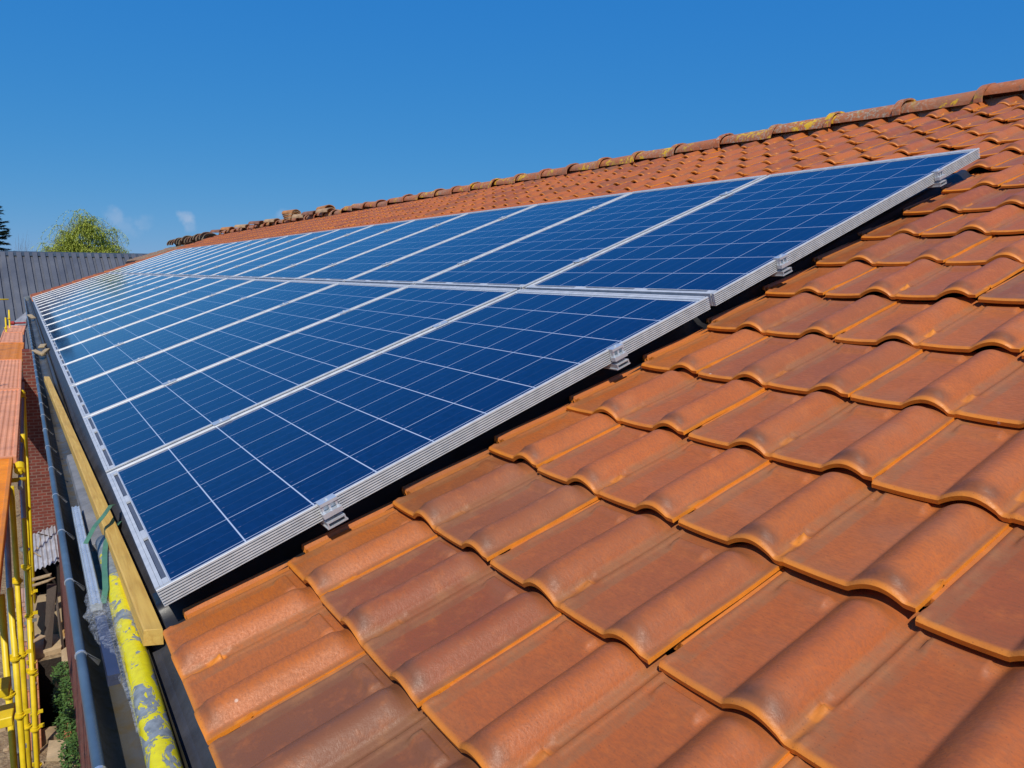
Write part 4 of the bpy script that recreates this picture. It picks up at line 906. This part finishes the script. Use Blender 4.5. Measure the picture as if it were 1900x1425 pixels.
# ---------------------------------------------------------------- trees
def limb(mb, a, b, r0, r1, n_=5, wob=.06, seg=5):
    a, b = Vector(a), Vector(b); pts = []; L0 = (b - a).length
    for i in range(seg + 1):
        t = i / seg; pts.append(a.lerp(b, t) + Vector((rs.uniform(-1, 1), rs.uniform(-1, 1), rs.uniform(-1, 1))) * wob * L0 * (0 if i in (0, seg) else 1))
    mb.tube(pts, [r0 + (r1 - r0) * i / seg for i in range(seg + 1)], n_); return pts
BARK = simple('willow_bark', (.16, .12, .07), .9, 0, .3, 3)
def willow(c, label):
    e = empty('willow_tree', c); tag(e, label, 'tree'); tr = MB(); lf = MB(); tw = MB()
    limb(tr, (0, 0, 0), (.1, 0, 3.6), .32, .22)
    tips = []
    # crown lobes: (x, z, radius)
    lobes = [(.15, 9.4, 1.75), (-1.6, 8.0, 1.5), (1.7, 8.3, 1.5), (-2.7, 6.7, 1.25), (3.0, 6.6, 1.15), (-.8, 7.2, 1.7), (1.0, 6.8, 1.6), (-2.0, 6.2, 1.5), (2.2, 6.2, 1.5), (0, 6.2, 1.9)]
    for (lx, lz, lr) in lobes:
        p0 = limb(tr, (.1, 0, 3.4), (lx * .8, rs.uniform(-1, 1), lz), .13, .04, 5, .05)
        for q in range(13):
            a = rs.uniform(0, 2 * PI); ph = rs.uniform(-.5, 1.1); d = Vector((math.cos(a) * math.cos(ph), math.sin(a) * math.cos(ph), math.sin(ph))) * lr * rs.uniform(.55, 1.05)
            pts = limb(tw, Vector(p0[-1 - rs.randint(0, 1)]), Vector((lx, 0, lz)) + d, .028, .008, 3, .1, 4); tips += pts[1:]
    for tp in tips:
        for s_ in range(rs.randint(8, 12)):
            Ls = rs.uniform(.5, 1.9); q = Vector(tp); dirx = Vector((rs.uniform(-1, 1), rs.uniform(-.6, .6), 0)); ns = int(Ls / .085); st = [tuple(q)]
            dens = rs.choice([.35, .8, 1, 1])
            for k in range(ns):
                t = k / ns; q = q + Vector((dirx.x * (1 - t) * .16, dirx.y * (1 - t) * .16, -.085 if t > .12 else .03)) + Vector((rs.uniform(-.012, .012), rs.uniform(-.012, .012), 0))
                if q.z < 3.2: break
                if rs.random() > dens: continue
                for w in (0, 1):
                    an = rs.uniform(0, 2 * PI); l = rs.uniform(.09, .16); d = Vector((math.cos(an) * .6, math.sin(an) * .6, -.8)) * l; sd_ = Vector((-math.sin(an), math.cos(an), 0)) * .026
                    lf.add([q, q + d * .5 + sd_, q + d, q + d * .5 - sd_], [(0, 1, 2, 3)], rs.randint(0, 1))
    # wispy bare twigs at the crown's outline
    for k in range(150):
        a = rs.uniform(0, PI); q = Vector((math.cos(a) * 3.3 + .2, rs.uniform(-2, 2), 6.3 + math.sin(a) * 3.9)); base_ = Vector((q.x * .72, q.y * .6, 6.3 + (q.z - 6.3) * .74))
        limb(tw, base_, q + Vector((rs.uniform(-.4, .4), 0, rs.uniform(-.2, .45))), .014, .005, 3, .13, 4)
    tr.build('trunk', BARK, e, smooth=True); tw.build('twigs', BARK, e)
    lf.build('crown', [leaf_material('willow_leaf', (.40, .45, .035), (.27, .33, .025)), leaf_material('willow_leaf_pale', (.42, .46, .07), (.28, .34, .04))], e, recalc=False)
willow((5.15, 80, -4.5), 'bright yellow green willow rising behind the metal roofed building')
CONF = leaf_material('conifer_needles', (.012, .028, .018), (.025, .05, .03))
def conifer(c, H_, Rr, label, n_=26, grp=None):
    e = empty('conifer_tree', c); tag(e, label, 'tree', grp); tr = MB(); lf = MB(); limb(tr, (0, 0, 0), (0, 0, H_), .22, .03, 6, .004, 8)
    for k in range(n_):
        z = 1.2 + (H_ - 1.4) * k / n_; rr_ = Rr * (1 - z / H_) ** .8 + .15
        for j in range(15):
            a = rs.uniform(0, 2 * PI); L0 = rr_ * rs.uniform(.65, 1.1); ti = Vector((math.cos(a) * L0, math.sin(a) * L0, z + L0 * rs.uniform(-.10, .28))); tr.tube([(0, 0, z), tuple(ti)], [.03, .008], 4)
            for q in range(int(30 + 40 * L0)):
                t = rs.uniform(.2, 1.03); b_ = Vector((0, 0, z)).lerp(ti, t); s_ = .13 * (1.25 - t) + .05
                an = a + rs.choice([-1, 1]) * rs.uniform(.3, 1.2); l = rs.uniform(.14, .34); d = Vector((math.cos(an), math.sin(an), rs.uniform(-.45, .3))) * l; sd_ = Vector((-math.sin(an), math.cos(an), rs.uniform(-.5, .5))) * .05
                lf.add([b_, b_ + d * .5 + sd_, b_ + d, b_ + d * .5 - sd_], [(0, 1, 2, 3)])
    tr.build('trunk', BARK, e); lf.build('crown', CONF, e, recalc=False)
conifer((-1.80, 62, -4.5), 10.6, 2.6, 'dark conifer at the left edge beyond the metal roofed building')
# faint bare saplings between conifer and willow
TW_ = simple('bare_twig', (.24, .22, .22), .9)
for i, (x, y, H_) in enumerate([(-.35, 95, 7.4), (.25, 100, 7.8), (.8, 92, 7.2)]):
    e = empty('bare_tree', (x, y, -4.5)); tag(e, ['thin leafless tree, leftmost of three beside the conifer', 'thin leafless tree, middle of the three left of the willow', 'thin leafless tree closest to the willow'][i], 'tree', 'thin leafless trees behind the metal building'); mb = MB()
    mt = MB(); limb(mt, (0, 0, 0), (0, 0, H_ * .6), .08, .04, 5, .01); mt.build('trunk', TW_, e)
    for k in range(46):
        z = H_ * rs.uniform(.3, .8); limb(mb, (0, 0, z), (rs.uniform(-.6, .6), rs.uniform(-.6, .6), min(H_ + 3, z + rs.uniform(1.0, 3.6))), .012, .004, 3, .03, 3)
    mb.build('crown', TW_, e)
